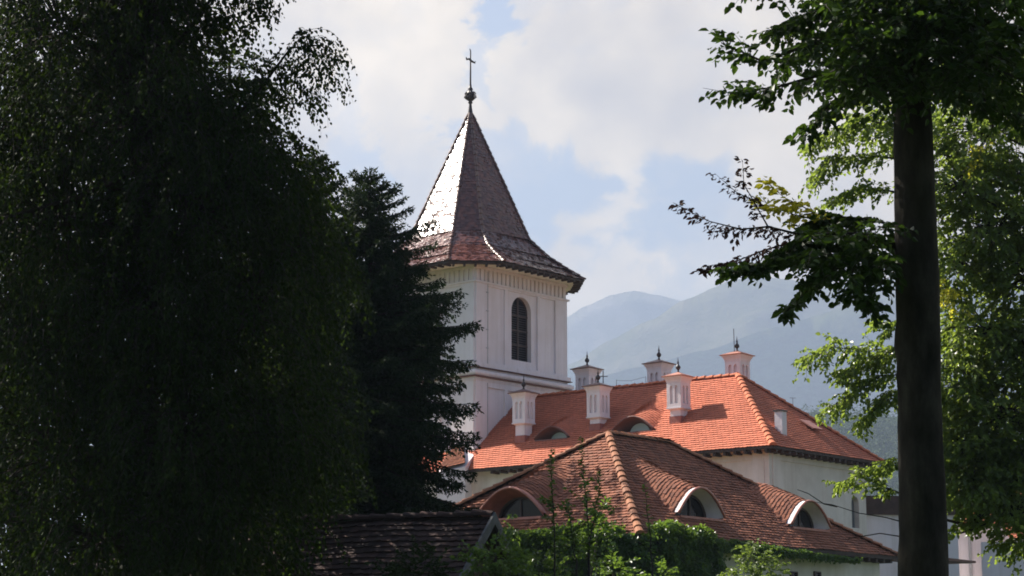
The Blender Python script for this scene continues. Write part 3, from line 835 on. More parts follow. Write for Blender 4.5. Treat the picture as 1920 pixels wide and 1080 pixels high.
# ------------------------------------------------------------------ near building with eyebrow dormers
def eyebrow_house():
    E = P(1200, 1002, 58.0); ze = E[2]
    root = thing('dormer_house', 'white house with weathered brown tile roof and three eyebrow dormers', 'building', (E[0]+1, E[1]+6, 0))
    Axy = E+4.26*(uR+uL); A = np.array([Axy[0], Axy[1], PL(*(PROJ(Axy)[0], 814), Axy, np.array([0, 1., 0]))[2]])
    B = A+uR*3.3; E2 = E+uR*15.3; EL = E+uL*10.6; EB = E2+uL*9.5
    course = .15; und = MB(); isl = []
    # right long side
    es = uR; mid = E+uR*4.26; et = unit(A-mid); n = unit(np.cross(es, et)); n = n if n[2] > 0 else -n
    def st(o, es_, et_, n_, px, py): q = PL(px, py, o, n_); return float(np.dot(q-o, es_)), float(np.dot(q-o, et_))
    sA, tA = st(E, es, et, n, 1313, 972); sB, tB = st(E, es, et, n, 1519, 993)
    tA = round(tA/course)*course; tB = round(tB/course)*course; tA = tB = max(tA, tB)
    hwA, hA = 1.3, .88; hwB, hB = 1.3, .88
    fA = eyebrow(sA, tA, hwA, hA, 3.3); fB = eyebrow(sB, tB, hwB, hB, 3.2)
    sag = lambda s, t, T: -.05*math.sin(math.pi*min(1, t/T))+.025*fbm(s*.5, t*.5, 2.2, 3)
    isl += tile_face(E, E2, B, A, course, .185, lambda s, t: fA(s, t)+fB(s, t), .011, und, .04, sag=sag)
    # front side
    es2 = -uL; mid2 = E+uL*4.26; et2 = unit(A-mid2); n2 = unit(np.cross(es2, et2)); n2 = n2 if n2[2] > 0 else -n2
    sC, tC = st(EL, es2, et2, n2, 958, 972); tC = round(tC/course)*course
    hwC, hC = 1.4, .90; fC = eyebrow(sC, tC, hwC, hC, 3.2)
    isl += tile_face(EL, E, A, A, course, .185, fC, .011, und, .04, sag=sag)
    isl += tile_face(E2, EB, B, B, .3, .36, None, .006, und, .04)
    isl += tile_face(EB, EL, A, B, .3, .36, None, .006, und, .04)
    roof = tiles_obj('roof', isl, M['brown'], root); und.build('roof_deck', M['darkwood'], roof)
    rc = MB(); caps(rc, E, A, .13, .36); caps(rc, A, B, .13, .36); caps(rc, E2, B, .12, .4); caps(rc, EL, A, .13, .36); rc.build('ridge_tiles', M['browncap'], roof)
    dormer(root, E, es, et, sA, tA, hwA, hA, .42, nR, M['white'], M['glass'], M['copper'], .66, .82, .045)
    dormer(root, E, es, et, sB, tB, hwB, hB, .42, nR, M['white'], M['glass'], M['copper'], .66, .82, .045)
    dormer(root, EL, es2, et2, sC, tC, hwC, hC, .55, nFL, M['capred'], M['glass'], M['copper'], .62, .74, .045)
    # snow boards standing in front of the dormers
    i = .5; a = E+uR*i+uL*i; b = E2-uR*i+uL*i; c = EB-uR*i-uL*i; d = EL+uR*i-uL*i
    a, b, c, d = (np.array([q[0], q[1], 0.]) for q in (a, b, c, d)); zt = ze+.25
    wl = MB(); wl.prism([a, b, c, d], [q+Z*zt for q in (a, b, c, d)]); wl.build('wall', M['wallcream'], root)
    so = MB(); so.poly([E-Z*.12, E2-Z*.12, b+Z*(ze-.1), a+Z*(ze-.1)]); so.poly([EL-Z*.12, E-Z*.12, a+Z*(ze-.1), d+Z*(ze-.1)])
    so.poly([E-Z*.12, E2-Z*.12, E2, E]); so.poly([EL-Z*.12, E-Z*.12, E, EL]); so.build('eave_board', M['darkwood'], roof)
    m = MB(); m.obox(-uR*.06, uR*.12, uL*.45, -Z*.12); proto = m.build('rafter_end', M['darkwood'], root)
    for k in range(30):
        o = proto if k == 0 else proto.copy()
        if k: COL.objects.link(o); o.parent = root
        o.location = Vector(E+uR*(.3+k*.5)-Z*.122+uL*.03)-root.location
    # two small square windows low on the right wall
    for px in (1487, 1531):
        q = PL(px, 1081, a, uL); w = MB(); w.obox(q-uR*.16-Z*.22-uL*-.02, uR*.32, -uL*.03, Z*.34); wo = w.build('window', M['glass'], root)
        f = MB()
        for dz in (-.26, .12): f.obox(q-uR*.2+Z*dz, uR*.4, -uL*.07, Z*.04)
        for dx in (-.2, .16): f.obox(q+uR*dx-Z*.22, uR*.04, -uL*.068, Z*.34)
        f.build('frame', M['frame'], wo)
    # lean-to roof tip past the far corner
    l0 = E2-uR*.2+Z*.05; l1 = P(1830, 1056, 73.5); 
    lt = MB(); lt.prism([l0, l1, l1+uL*2-Z*.0, l0+uL*2], [l0+Z*.10, l1+Z*.08, l1+uL*2+Z*.3, l0+uL*2+Z*.35]); lt.build('lean_to_roof', M['brownline'], root)
    return E, a, ze, E2
HE, HA, HZE, HE2 = eyebrow_house()

# ------------------------------------------------------------------ shed in the shade
def shed():
    ap = P(922, 968, 40.0); r = np.array([-.92, .40, 0]); f = np.array([-.40, -.92, 0])
    root = thing('garden_shed', 'dark shaded shed with mossy tile roof and grey verge board', 'shed', (ap[0]-3, ap[1], 0))
    L = 9.5; hs = 3.2; dz = 2.65
    rl = ap+r*L; e0 = ap+f*hs-Z*dz; e1 = rl+f*hs-Z*dz; k0 = ap-f*hs-Z*dz; k1 = rl-f*hs-Z*dz
    und = MB(); isl = tile_face(e1, e0, ap, rl, .17, .21, None, .012, und, .04, sag=lambda s, t, T: -.06*math.sin(math.pi*min(1, t/T))+.04*fbm(s*.4, t*.4, 7, 3))
    isl += tile_face(k0, k1, rl, ap, .17, .21, None, .012, und, .04)
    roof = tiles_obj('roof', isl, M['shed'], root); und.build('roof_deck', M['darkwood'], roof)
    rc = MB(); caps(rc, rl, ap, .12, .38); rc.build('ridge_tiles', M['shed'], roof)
    vb = MB(); o = -r
    for a, b in ((ap, e0), (ap, k0)):
        d = b-a; vb.obox(a+o*.03-Z*.16, d, o*.05, Z*.24)
    vb.build('verge_board', M['greywood'], root)
    wl = MB(); i = .25; q0 = e0+r*i-f*.3; q1 = e1-r*i-f*.3; q2 = k1-r*i+f*.3; q3 = k0+r*i+f*.3; zt = e0[2]+.1
    b4 = [np.array([q[0], q[1], 0.]) for q in (q0, q1, q2, q3)]
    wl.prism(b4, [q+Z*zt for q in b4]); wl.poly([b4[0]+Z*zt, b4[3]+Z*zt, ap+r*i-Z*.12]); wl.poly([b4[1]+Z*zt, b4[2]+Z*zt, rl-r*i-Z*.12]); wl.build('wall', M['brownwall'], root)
    dr = MB(); m = (b4[0]+b4[3])/2; dd = unit(b4[3]-b4[0]); dr.obox(m-dd*.45-r*.03, dd*.9, -r*.04, Z*1.9); dr.build('door', M['darkwood'], root)
    return ap, r, f
SAP, SR, SF = shed()

# ------------------------------------------------------------------ outbuildings at the right
def right_house():
    a = P(1768, 985, 92.0); ze = a[2]; es = np.array([.96, -.28, 0]); bk = np.array([.28, .96, 0])
    root = thing('farm_building', 'white building with red tile roof seen behind the right trunk', 'building', (a[0]+5, a[1]+3, 0))
    b = a+es*14; rise = P(1768, 925, 96.0)[2]-ze; ra = a+bk*4+Z*rise; rb = b+bk*4+Z*rise
    und = MB(); isl = tile_face(a, b, rb, ra, .16, .2, None, .008, und, .03); isl += tile_face(b+bk*8, a+bk*8, ra, rb, .3, .36, None, .008, und, .03)
    roof = tiles_obj('roof', isl, M['orange'], root); und.build('roof_deck', M['darkwood'], roof)
    rc = MB(); caps(rc, ra, rb, .13, .4); rc.build('ridge_tiles', M['orangecap'], roof)
    w = MB(); q = [np.array([p[0], p[1], 0]) for p in (a+bk*.5+es*.3, b+bk*.5-es*.3, b+bk*7.5-es*.3, a+bk*7.5+es*.3)]
    w.prism(q, [p+Z*(ze+.2) for p in q]); w.poly([q[0]+Z*(ze+.2), q[3]+Z*(ze+.2), ra+es*.3-Z*.1]); w.build('wall', M['white'], root)
    d = MB(); p = PL(1818, 1000, q[0], bk); d.tube([np.array([p[0], p[1], ze])-bk*.08, np.array([p[0], p[1], 0])-bk*.08], .06, 6); d.build('downpipe', M['grey'], root)
    # cross gable at the right
    g0 = P(1893, 1010, 86.0); zg = g0[2]; gp = P(1852, 958, 88.0)
    root2 = thing('gabled_annex', 'white annex with red roof slope at the right edge behind leaves', 'building', (g0[0]+3, g0[1]+2, 0))
    c = g0+np.array([9, -1.5, 0]); d2 = gp+np.array([9, 1.0, 0])
    und = MB(); isl = tile_face(g0, c, d2, gp, .16, .2, None, .008, und, .03); r2 = tiles_obj('roof', isl, M['orange'], root2); und.build('roof_deck', M['darkwood'], r2)
    w = MB(); q = [np.array([p[0], p[1], 0]) for p in (P(1838, 1000, 86.6), c+np.array([0, .5, 0]), c+np.array([0, 5, 0]), P(1838, 1000, 91))]
    w.prism(q, [p+Z*(zg-.1) for p in q]); w.build('wall', M['white'], root2)
right_house()
def annex():
    a = P(1621, 965, 85.5); es = uR
    root = thing('stair_annex', 'narrow white annex with dark brown hood beside the arched window', 'building', (a[0]+1, a[1]+1, 0))
    q = [np.array([p[0], p[1], 0]) for p in (a, a+np.array([4, .3, 0]), a+np.array([4, 4, 0]), a+np.array([0, 4, 0]))]
    w = MB(); w.prism(q, [p+Z*a[2] for p in q]); w.build('wall', M['white'], root)
    t = MB(); zt = P(1640, 930, 85.5)[2]; q2 = [p+Z*(a[2]+.003)+np.array([-.15 if k in (0, 3) else .15, -.15 if k in (0, 1) else .15, 0]) for k, p in enumerate(q)]
    t.prism(q2, [p+Z*(zt-a[2]) for p in q2]); t.build('hood', M['brownwall'], root)
annex()

# ------------------------------------------------------------------ plants
def rv(rnd): 
    while True:
        v = np.array([rnd.uniform(-1, 1), rnd.uniform(-1, 1), rnd.uniform(-1, 1)])
        l = np.dot(v, v)
        if .01 < l < 1: return v/math.sqrt(l)
class Leaf:
    def __init__(s): s.c = []; s.a = []; s.n = []; s.l = []; s.w = []
    def add(s, c, a, n, l, w): s.c.append(c); s.a.append(a); s.n.append(n); s.l.append(l); s.w.append(w)
    def build(s, name, mat, parent, kind='leaf'): return leaves(name, s.c, s.a, s.n, s.l, s.w, mat, parent, kind)

def spray(lf, mb, rnd, p, d, length, droop, nleaf, ll, lw, flat=.6, hang=.0, tw=.006, steps=6, side=True, spread=.5):
    """one leafy twig: bends by droop, carries leaves left and right"""
    pts = [np.array(p, float)]; d = unit(d)
    for k in range(steps):
        d = unit(d+np.array([0, 0, -droop/steps])+rv(rnd)*.16); pts.append(pts[-1]+d*length/steps)
    if mb is not None: mb.tube(pts, [tw*(1-.75*k/steps) for k in range(steps+1)], 3, False)
    for q in range(nleaf):
        f = (q+rnd.random())/nleaf; f = .08+.92*f; x = f*steps; k = min(int(x), steps-1); c = pts[k]+(pts[k+1]-pts[k])*(x-k)
        t = unit(pts[k+1]-pts[k]); sd = np.cross(t, Z); sd = unit(sd) if np.linalg.norm(sd) > .1 else rv(rnd)
        sg = 1 if q % 2 else -1
        a = unit(t*.55+sd*sg*rnd.uniform(.3, 1)+rv(rnd)*.4+np.array([0, 0, -hang]))
        n = unit(np.array([0, 0, flat])+rv(rnd)*(1.05-flat*.6))
        s = rnd.uniform(.7, 1.2)
        lf.add(c+sd*sg*rnd.uniform(0, spread)*.08+rv(rnd)*.015, a, n, ll*s, lw*s)
    return pts

def ell_points(rnd, c, r, n, shell=.45):
    out = []
    for _ in range(n):
        v = rv(rnd); f = (shell+(1-shell)*rnd.random())
        out.append((np.asarray(c)+v*np.asarray(r)*f, v))
    return out
def limb(mb, rnd, p0, p1, r0, r1, bend=.12, n=7, sides=7):
    p0 = np.asarray(p0, float); p1 = np.asarray(p1, float); L = np.linalg.norm(p1-p0); o = rv(rnd)*bend*L
    pts = [p0+(p1-p0)*f+o*math.sin(math.pi*f)+rv(rnd)*.02*L*(0 < f < 1) for f in [k/n for k in range(n+1)]]
    mb.tube(pts, [r0+(r1-r0)*k/n for k in range(n+1)], sides); return pts

# --- weeping birch, left foreground
def birch():
    rnd = random.Random(11); D = 24.0
    base = P(255, 700, D); base[2] = 0
    root = thing('birch_tree', 'large dark weeping birch with hanging leaf strands filling the left side', 'tree', base)
    tr = MB(); top = P(290, -160, D); tp = [base, P(250, 1150, D), P(262, 700, D), P(272, 300, D), top]
    tr.tube(tp, [.24, .2, .17, .11, .03], 9); tr.build('trunk', M['bark_birch'], root, True)
    br = MB(); tw = MB(); lf = Leaf()
    E = [(120, 60, 24, 1.7, 1.2, 420), (275, 50, 24, .95, .85, 270), (400, -10, 24, .35, .25, 40), (-20, 260, 24, 1.4, 1.3, 300), (250, 230, 23.6, 1.5, .9, 360), (365, 205, 24, .6, .5, 120),
         (455, 215, 24, .3, .3, 34), (475, 325, 24, .6, .45, 120), (110, 430, 23.5, 1.7, 1.0, 360), (350, 400, 23.6, 1.2, .9, 300), (520, 360, 24.2, .55, .6, 120), (560, 470, 24.3, .5, .6, 80),
         (60, 640, 23.4, 1.6, 1.0, 320), (280, 600, 23.3, 1.3, .9, 300), (470, 600, 23.8, .8, 1.0, 220), (100, 850, 23.3, 1.6, 1.0, 300), (330, 820, 23.0, 1.2, 1.0, 300), (500, 800, 23.6, .75, .9, 200), (200, 1010, 23, 1.6, .7, 240), (440, 990, 23.2, .8, .6, 130)]
    for px, py, d, rx, rz, n in E:
        c = P(px, py, d)
        k0 = min(range(len(tp)-1), key=lambda k: abs(tp[k][2]-c[2]+.8)); 
        s = tp[1]+(tp[-1]-tp[1])*max(0.05, min(.9, (c[2]-.9-tp[1][2])/(tp[-1][2]-tp[1][2])))
        limb(br, rnd, s, c, .055, .015, .1)
        for p, v in ell_points(rnd, c, (rx, 1.5, rz), int(n*1.25), .3):
            if rnd.random() < .25: br.tube([c+(p-c)*.2, c+(p-c)*.6+Z*.1, p], [.012, .009, .005], 3, False)
            L = rnd.uniform(.5, 1.15) if py > 150 else rnd.uniform(.35, .8)
            spray(lf, tw, rnd, p, v*np.array([1, 1, .3])+Z*.25, L, 2.6, int(22*L)+4, .058, .043, .15, .7, .004, 5, spread=1.2)
    for px, py, d, r, n in ((250, -330, 24, 2.4, 300), (330, -320, 23, 1.6, 200), (60, -420, 24.5, 2.3, 260), (300, -700, 24, 2.4, 170), (430, -560, 23.5, 1.6, 70), (100, -950, 24, 2.2, 80), (380, -1050, 24, 1.7, 50)):
        c = P(px, py, d); limb(br, rnd, tp[-2], c, .05, .015, .1)
        for p, v in ell_points(rnd, c, (r, r, r*.8), n, .2): spray(lf, None, rnd, p, v+Z*.2, rnd.uniform(.7, 1.2), 2.0, 22, .10, .08, .2, .6, .004, 5, spread=1.4)
    # the spray that reaches out against the sky
    a = P(470, 190, 24); b = P(545, 90, 24); c = P(600, 85, 24); e = P(640, 108, 24)
    br.tube([P(400, 260, 24), a, b, c, e], [.03, .022, .014, .009, .005], 5)
    for q, n, L in ((P(480, 130, 24), 8, .5), (P(505, 110, 24), 9, .7), (P(520, 125, 24), 9, .8), (P(545, 95, 24), 8, .9), (P(565, 70, 24), 11, .6), (P(580, 75, 24), 12, .95), (P(592, 85, 24), 10, 1.05), (P(600, 130, 24), 9, .8), (P(560, 110, 24), 8, .9), (P(540, 150, 24), 9, .9), (P(515, 180, 24), 10, .8), (P(575, 160, 24), 7, .7), (P(628, 98, 24), 7, .25), (P(620, 92, 24), 5, .2)):
        for k in range(int(n*.72)):
            spray(lf, tw, rnd, q+rv(rnd)*np.array([.1, .35, .06]), rv(rnd)*np.array([.6, .6, .2])+np.array([.2, 0, .15]), L*rnd.uniform(.4, 1.05), 3.0, int(18*L)+4, .055, .04, .15, .7, .004, 6, spread=1.1)
    for x0, y0, x1, y1 in ((440, 40, 520, -10), (470, 30, 500, 5), (400, 60, 450, 50)):
        for k in range(14): 
            f = rnd.random(); spray(lf, tw, rnd, P(x0+(x1-x0)*f, y0+(y1-y0)*f-25, 24+rnd.uniform(-.5, .5)), rv(rnd)+np.array([.5, 0, 0]), rnd.uniform(.2, .5), 2.6, 12, .055, .04, .15, .7, .004, 5, spread=1.1)
    br.tube([P(-60, 430, 22.5), P(60, 398, 22.6), P(140, 372, 22.8), P(230, 335, 23.2), P(300, 300, 23.6)], [.045, .04, .034, .026, .02], 6)
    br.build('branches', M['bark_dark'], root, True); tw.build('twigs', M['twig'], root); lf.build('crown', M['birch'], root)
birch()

# --- broadleaf trees standing behind the birch
def broad(name, label, D, base_px, ells, mat, ll, lw, seed, trunk_r, group, nl=16, barkm='bark_dark', flat=.45, tlen=(.5, .9), topy=0, extra=None, lean=0, depth=2.2, mul=1.0):
    rnd = random.Random(seed); base = P(base_px, 1000, D); base[2] = 0
    root = thing(name, label, 'tree', base, group)
    top = P(base_px+lean, topy, D); tr = MB()
    tp = [base+(top-base)*f+np.array([rnd.uniform(-.1, .1), rnd.uniform(-.1, .1), 0])*(0 < f < 1) for f in (0, .2, .4, .6, .8, 1)]
    tr.tube(tp, [trunk_r*1.3, trunk_r, trunk_r*.85, trunk_r*.6, trunk_r*.4, trunk_r*.12], 9); tr.build('trunk', M[barkm], root, True)
    br = MB(); tw = MB(); lf = Leaf()
    for px, py, d, rx, rz, n in ells:
        c = P(px, py, d); h = c[2]-abs(c[0]-base[0])*.5
        f = max(.18, min(.95, h/top[2])); x = f*5; k = min(int(x), 4); s = tp[k]+(tp[k+1]-tp[k])*(x-k)
        lp = limb(br, rnd, s, c, trunk_r*.32*(1.1-f), .02, .1)
        for p, v in ell_points(rnd, c, (rx, depth if rx > 1 else rx*1.2, rz), int(n*mul), .4):
            if rnd.random() < .4: br.tube([lp[-2], (lp[-2]+p)/2+Z*.06, p], [.014, .010, .006], 3, False)
            L = rnd.uniform(*tlen)
            spray(lf, tw, rnd, p, v*np.array([1, 1, .4])+Z*.05, L, .9, nl, ll, lw, flat, .25, .005, 4, spread=1.0)
    if extra: extra(rnd, br, tw, lf)
    br.build('branches', M[barkm], root, True); tw.build('twigs', M['twig'], root); lf.build('crown', M[mat], root)
    return root
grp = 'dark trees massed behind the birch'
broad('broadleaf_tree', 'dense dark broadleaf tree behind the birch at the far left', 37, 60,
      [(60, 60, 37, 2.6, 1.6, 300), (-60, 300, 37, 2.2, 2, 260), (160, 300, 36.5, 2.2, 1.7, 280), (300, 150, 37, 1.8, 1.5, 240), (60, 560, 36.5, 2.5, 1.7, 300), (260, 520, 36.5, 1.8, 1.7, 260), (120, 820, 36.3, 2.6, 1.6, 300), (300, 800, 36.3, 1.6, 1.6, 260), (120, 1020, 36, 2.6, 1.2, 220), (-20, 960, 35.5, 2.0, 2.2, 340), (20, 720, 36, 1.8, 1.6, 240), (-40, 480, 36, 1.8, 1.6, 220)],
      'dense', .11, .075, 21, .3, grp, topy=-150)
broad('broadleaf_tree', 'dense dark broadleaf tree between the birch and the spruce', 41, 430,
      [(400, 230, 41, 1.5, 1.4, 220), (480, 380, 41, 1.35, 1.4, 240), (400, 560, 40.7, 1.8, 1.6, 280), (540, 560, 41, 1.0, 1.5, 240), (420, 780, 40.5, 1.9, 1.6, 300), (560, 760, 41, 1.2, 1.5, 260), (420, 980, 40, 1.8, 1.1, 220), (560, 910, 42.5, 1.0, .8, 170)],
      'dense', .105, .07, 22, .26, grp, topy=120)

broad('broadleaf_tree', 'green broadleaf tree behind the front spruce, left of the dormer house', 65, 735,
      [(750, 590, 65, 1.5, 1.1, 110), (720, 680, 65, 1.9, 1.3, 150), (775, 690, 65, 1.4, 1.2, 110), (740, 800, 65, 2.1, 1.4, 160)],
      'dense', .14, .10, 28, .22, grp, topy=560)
# --- spruces
def spruce(label, apex_px, apex_py, D, slope, maxL, seed, dens=1.0, hmin=2.0):
    rnd = random.Random(seed); ap = P(apex_px, apex_py, D); base = np.array([ap[0], ap[1], 0.])
    root = thing('spruce_tree', label, 'tree', base, 'spruces beside the tower'); H = ap[2]
    tr = MB(); tr.tube([base, base+Z*H*.5, ap], [.26, .15, .012], 8); tr.build('trunk', M['bark_dark'], root, True)
    br = MB(); lf = Leaf(); z = H-.12; 
    while z > hmin:
        h = H-z; L0 = min(maxL, .22+slope*h**.80); nb = 5+int(min(5, h*1.1))
        ph = rnd.uniform(0, 6.28)
        for b in range(nb):
            an = ph+6.283*b/nb+rnd.uniform(-.3, .3); L = L0*rnd.uniform(.58, 1.2); zz = z+rnd.uniform(-.12, .12)
            o = np.array([math.cos(an), math.sin(an), 0]); elev = .75-min(1.05, h*.17)
            n = 7; pts = []
            for k in range(n+1):
                f = k/n; pts.append(np.array([base[0], base[1], zz])+o*L*f+Z*(L*(elev*f*.8-.42*f*f*min(1, h/3)+.34*f**3*min(1, h/3))))
            br.tube(pts, [.022*(1-f/n*.85)*(1+L*.3) for f in range(n+1)], 4, False)
            sd = np.array([-o[1], o[0], 0])
            # needles along the branch and on drooping side twigs
            ns = int((8+L*15)*dens)
            for s in range(ns):
                f = .10+.9*(s+rnd.random())/ns; x = f*n; k = min(int(x), n-1); c = pts[k]+(pts[k+1]-pts[k])*(x-k); t = unit(pts[k+1]-pts[k])
                for sg in (-1, 1):
                    l2 = (.12+.42*L*.5*(1-f*.75))*rnd.uniform(.6, 1.25); l2 = min(l2, .62)
                    dr = rnd.uniform(.35, 1.15)*min(1, h/2.0)
                    dd = unit(t*.65+sd*sg*.85-Z*dr+rv(rnd)*.2); e = c+dd*l2
                    m = max(4, int(l2*42))
                    for q in range(m):
                        p = c+(e-c)*(q+rnd.random())/m-Z*.08*((q/m)**2)*l2
                        a = unit(dd*.8+rv(rnd)*.75-Z*.1); lf.add(p, a, rv(rnd), rnd.uniform(.07, .13), rnd.uniform(.026, .045))
                lf.add(c, unit(t+rv(rnd)*.5), rv(rnd), .1, .03)
            for q in range(5): lf.add(pts[-1], unit(unit(pts[-1]-pts[-2])+rv(rnd)*.5), rv(rnd), .12, .028)
        z -= rnd.uniform(.17, .27)*(1+.0*h)
    for q in range(26): lf.add(ap-Z*rnd.uniform(0, .35), unit(Z*.9+rv(rnd)*.8), rv(rnd), .13, .03)
    br.build('branches', M['bark_dark'], root); lf.build('crown', M['needle'], root, 'rhomb')
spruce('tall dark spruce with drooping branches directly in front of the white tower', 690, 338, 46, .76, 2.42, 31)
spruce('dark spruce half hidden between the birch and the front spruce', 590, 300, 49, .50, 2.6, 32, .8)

# --- beech, right foreground
def beech():
    rnd = random.Random(41); D = 18.0
    base = P(1735, 1100, D); base[2] = 0
    root = thing('beech_tree', 'big dark beech trunk in the right foreground with layered leafy branches', 'tree', base)
    pts = []; rad = []
    hs = [0, .15, .5, 1.2, 2.0, 2.6, 3.4, 4.2, 5.0, 5.8, 6.6, 7.6, 9.0, 11.0]
    ax0 = P(1732, 1080, D); ax1 = P(1711, 180, D); dxy = (ax1-ax0)/(ax1[2]-ax0[2])
    NS = 20; rows = []
    for h in np.linspace(0, 12, 90):
        c = ax0+dxy*(h-ax0[2]); r = .225-.006*h+.20*math.exp(-h*3.2)
        if h > 6.4: r *= max(.25, 1-(h-6.4)*.14)
        row = []
        for j in range(NS+1):
            an = 2*math.pi*(j % NS)/NS; rr = r*(1+.09*fbm(math.cos(an)*1.3+h*.35, math.sin(an)*1.3, h*.9, 4)+.03*math.sin(3*an+h*.6))
            # old branch scars low on the left side
            for hz_, az, s in ((4.5, 3.3, .045), (4.15, 3.5, .04), (2.5, 3.4, .04), (2.2, 3.2, .05), (3.3, 4.2, .03), (5.3, 3.9, .03)):
                da = (an-az+math.pi) % (2*math.pi)-math.pi; rr += s*math.exp(-(da/.35)**2-((h-hz_)/.12)**2)
            row.append((c[0]+rr*math.cos(an), c[1]+rr*math.sin(an), h))
        rows.append(row)
    tr = MB(); tr.grid(rows); tr.build('trunk', M['bark_beech'], root, True)
    br = MB(); tw = MB(); lf = Leaf(); dead = Leaf(); yel = Leaf()
    def layer(pl, r0, nspr, L, nl, dst=lf, flat=.62, droop=.5, width=.9, f0=.2, ll=.085, lw=.056, dy=.3):
        """a limb through the points pl with flat side twigs in layers"""
        pl = [np.asarray(p, float) for p in pl]; n = len(pl)-1
        br.tube(pl, [r0*(1-.82*k/n) for k in range(n+1)], 6)
        for s in range(nspr):
            f = f0+(1-f0)*(s+rnd.random())/nspr; x = f*n; k = min(int(x), n-1); c = pl[k]+(pl[k+1]-pl[k])*(x-k); t = unit(pl[k+1]-pl[k])
            sd = unit(np.cross(t, Z)); d = unit(t*rnd.uniform(.2, .9)+sd*rnd.choice((-1, 1))*rnd.uniform(.2, 1)+Z*rnd.uniform(-.35, .3))
            spray(dst, tw, rnd, c, d, L*rnd.uniform(.6, 1.15)*(1-.4*f), droop, nl, ll, lw, flat, .15, .005, 5)
    trunk = lambda y: P(1715, y, D)
    # upper crown layers, in view
    def near(x, y, dd=0): return P(x, y, D+dd)
    layer([trunk(40), near(1600, 60, -.3), near(1500, 90, -.5), near(1430, 115, -.6), near(1352, 80, -.7)], .03, 26, .42, 10)
    layer([trunk(90), near(1620, 110, .3), near(1540, 140, .4), near(1450, 165, .3), near(1375, 170, .2)], .028, 34, .42, 10)
    layer([near(1450, 165, .3), near(1400, 180, .3), near(1318, 165, .3)], .008, 5, .22, 6, ll=.07, lw=.045)
    layer([trunk(140), near(1640, 150, -.4), near(1560, 190, -.6), near(1505, 250, -.7)], .02, 26, .42, 10)
    layer([trunk(10), near(1620, -30, .1), near(1530, 20, 0), near(1450, 60, 0)], .03, 40, .5, 11)
    layer([trunk(-60), near(1600, -120, 0), near(1490, -70, -.3), near(1420, -30, -.3)], .03, 36, .55, 11)
    layer([trunk(60), near(1600, 40, .8), near(1530, 75, 1.0), near(1480, 110, 1.0)], .02, 34, .5, 11)
    for yy, xx, dd in ((30, 1800, -.4), (80, 1850, .3), (-20, 1900, .1), (130, 1870, -.5), (60, 1930, -.8), (160, 1820, .5), (110, 1960, .6), (200, 1880, -.1), (-60, 1800, -.5), (-40, 1980, .4)):
        layer([trunk(yy-30), near((1715+xx)/2, yy-30, dd*.5), near(xx, yy, dd), near(xx+90, yy+40, dd*1.3)], .025, 26, .55, 11)
    # dense inner foliage round the top of the trunk
    for k in range(420):
        p = P(rnd.uniform(1530, 1930), rnd.uniform(-60, 165), D+rnd.uniform(-1.6, 1.2)); spray(lf, tw, rnd, p, rv(rnd)*np.array([1, 1, .4]), .45, .6, 10, .085, .056, .6, .15, .005, 4)
    for k in range(260):
        p = P(rnd.uniform(1600, 1830), rnd.uniform(-60, 175), D-rnd.uniform(.35, 1.5)); spray(lf, tw, rnd, p, rv(rnd)*np.array([1, 1, .4]), .45, .6, 10, .085, .056, .6, .15, .005, 4)
    # middle branch to the left: dark leaves near the trunk, withered tip, a few yellow leaves
    layer([trunk(470), near(1600, 440, -.1), near(1530, 440, -.2), near(1480, 470, -.2), near(1430, 500, -.2), near(1370, 505, -.2)], .035, 60, .34, 10, droop=.4)
    layer([near(1600, 450, .3), near(1560, 490, .4), near(1520, 540, .4), near(1470, 588, .3)], .014, 22, .26, 9, droop=.5)
    layer([trunk(500), near(1640, 490, -.3), near(1600, 540, -.4), near(1640, 580, -.4)], .014, 30, .34, 10)
    layer([trunk(430), near(1620, 410, .3), near(1560, 405, .5), near(1520, 420, .6)], .015, 30, .34, 10)
    for k in range(150):
        u = rnd.random(); p = P(1665-u*150, 470+rnd.uniform(-50, 60)*(1-.3*u), D+rnd.uniform(-.7, .7)); spray(lf, tw, rnd, p, rv(rnd)*np.array([1, 1, .4])+np.array([-.3, 0, 0]), .34, .6, 9, .085, .056, .6, .15, .005, 4)
    layer([near(1500, 440, -.2), near(1440, 425, -.2), near(1390, 430, -.25), near(1330, 415, -.3), near(1262, 380, -.35)], .012, 26, .20, 8, dead, .3, 1.1, ll=.06, lw=.026, f0=.0)
    layer([near(1500, 450, 0), near(1430, 470, 0), near(1380, 490, .05), near(1318, 500, .1)], .010, 26, .18, 8, dead, .3, 1.1, ll=.06, lw=.026, f0=.0)
    layer([near(1440, 425, -.2), near(1420, 390, -.2), near(1395, 345, -.2), near(1392, 300, -.2)], .008, 14, .15, 7, dead, .3, 1.0, ll=.055, lw=.024, f0=.1)
    layer([near(1420, 380, -.2), near(1380, 360, -.2), near(1340, 325, -.2)], .006, 8, .12, 5, dead, .3, 1.0, ll=.05, lw=.022, f0=.2)
    layer([near(1560, 420, .5), near(1510, 390, .6), near(1470, 370, .6), near(1440, 345, .6)], .008, 16, .26, 8, yel, .7, .3, f0=.05, ll=.075, lw=.045)
    layer([near(1520, 410, .5), near(1480, 400, .55), near(1425, 375, .6)], .007, 12, .22, 8, yel, .7, .3, f0=.1, ll=.075, lw=.045)
    # bare fine twigs low on the trunk
    for pl in ([trunk(985), near(1660, 970), near(1610, 962), near(1560, 946), near(1500, 938)], [trunk(1010), near(1650, 1000), near(1590, 1010)], [near(1570, 950), near(1545, 945), near(1515, 925), near(1495, 918)]):
        br.tube(pl, [.007, .005, .004, .003, .0015][:len(pl)], 4, False)
    # the rest of the crown above and around, outside the frame
    top = 7.2
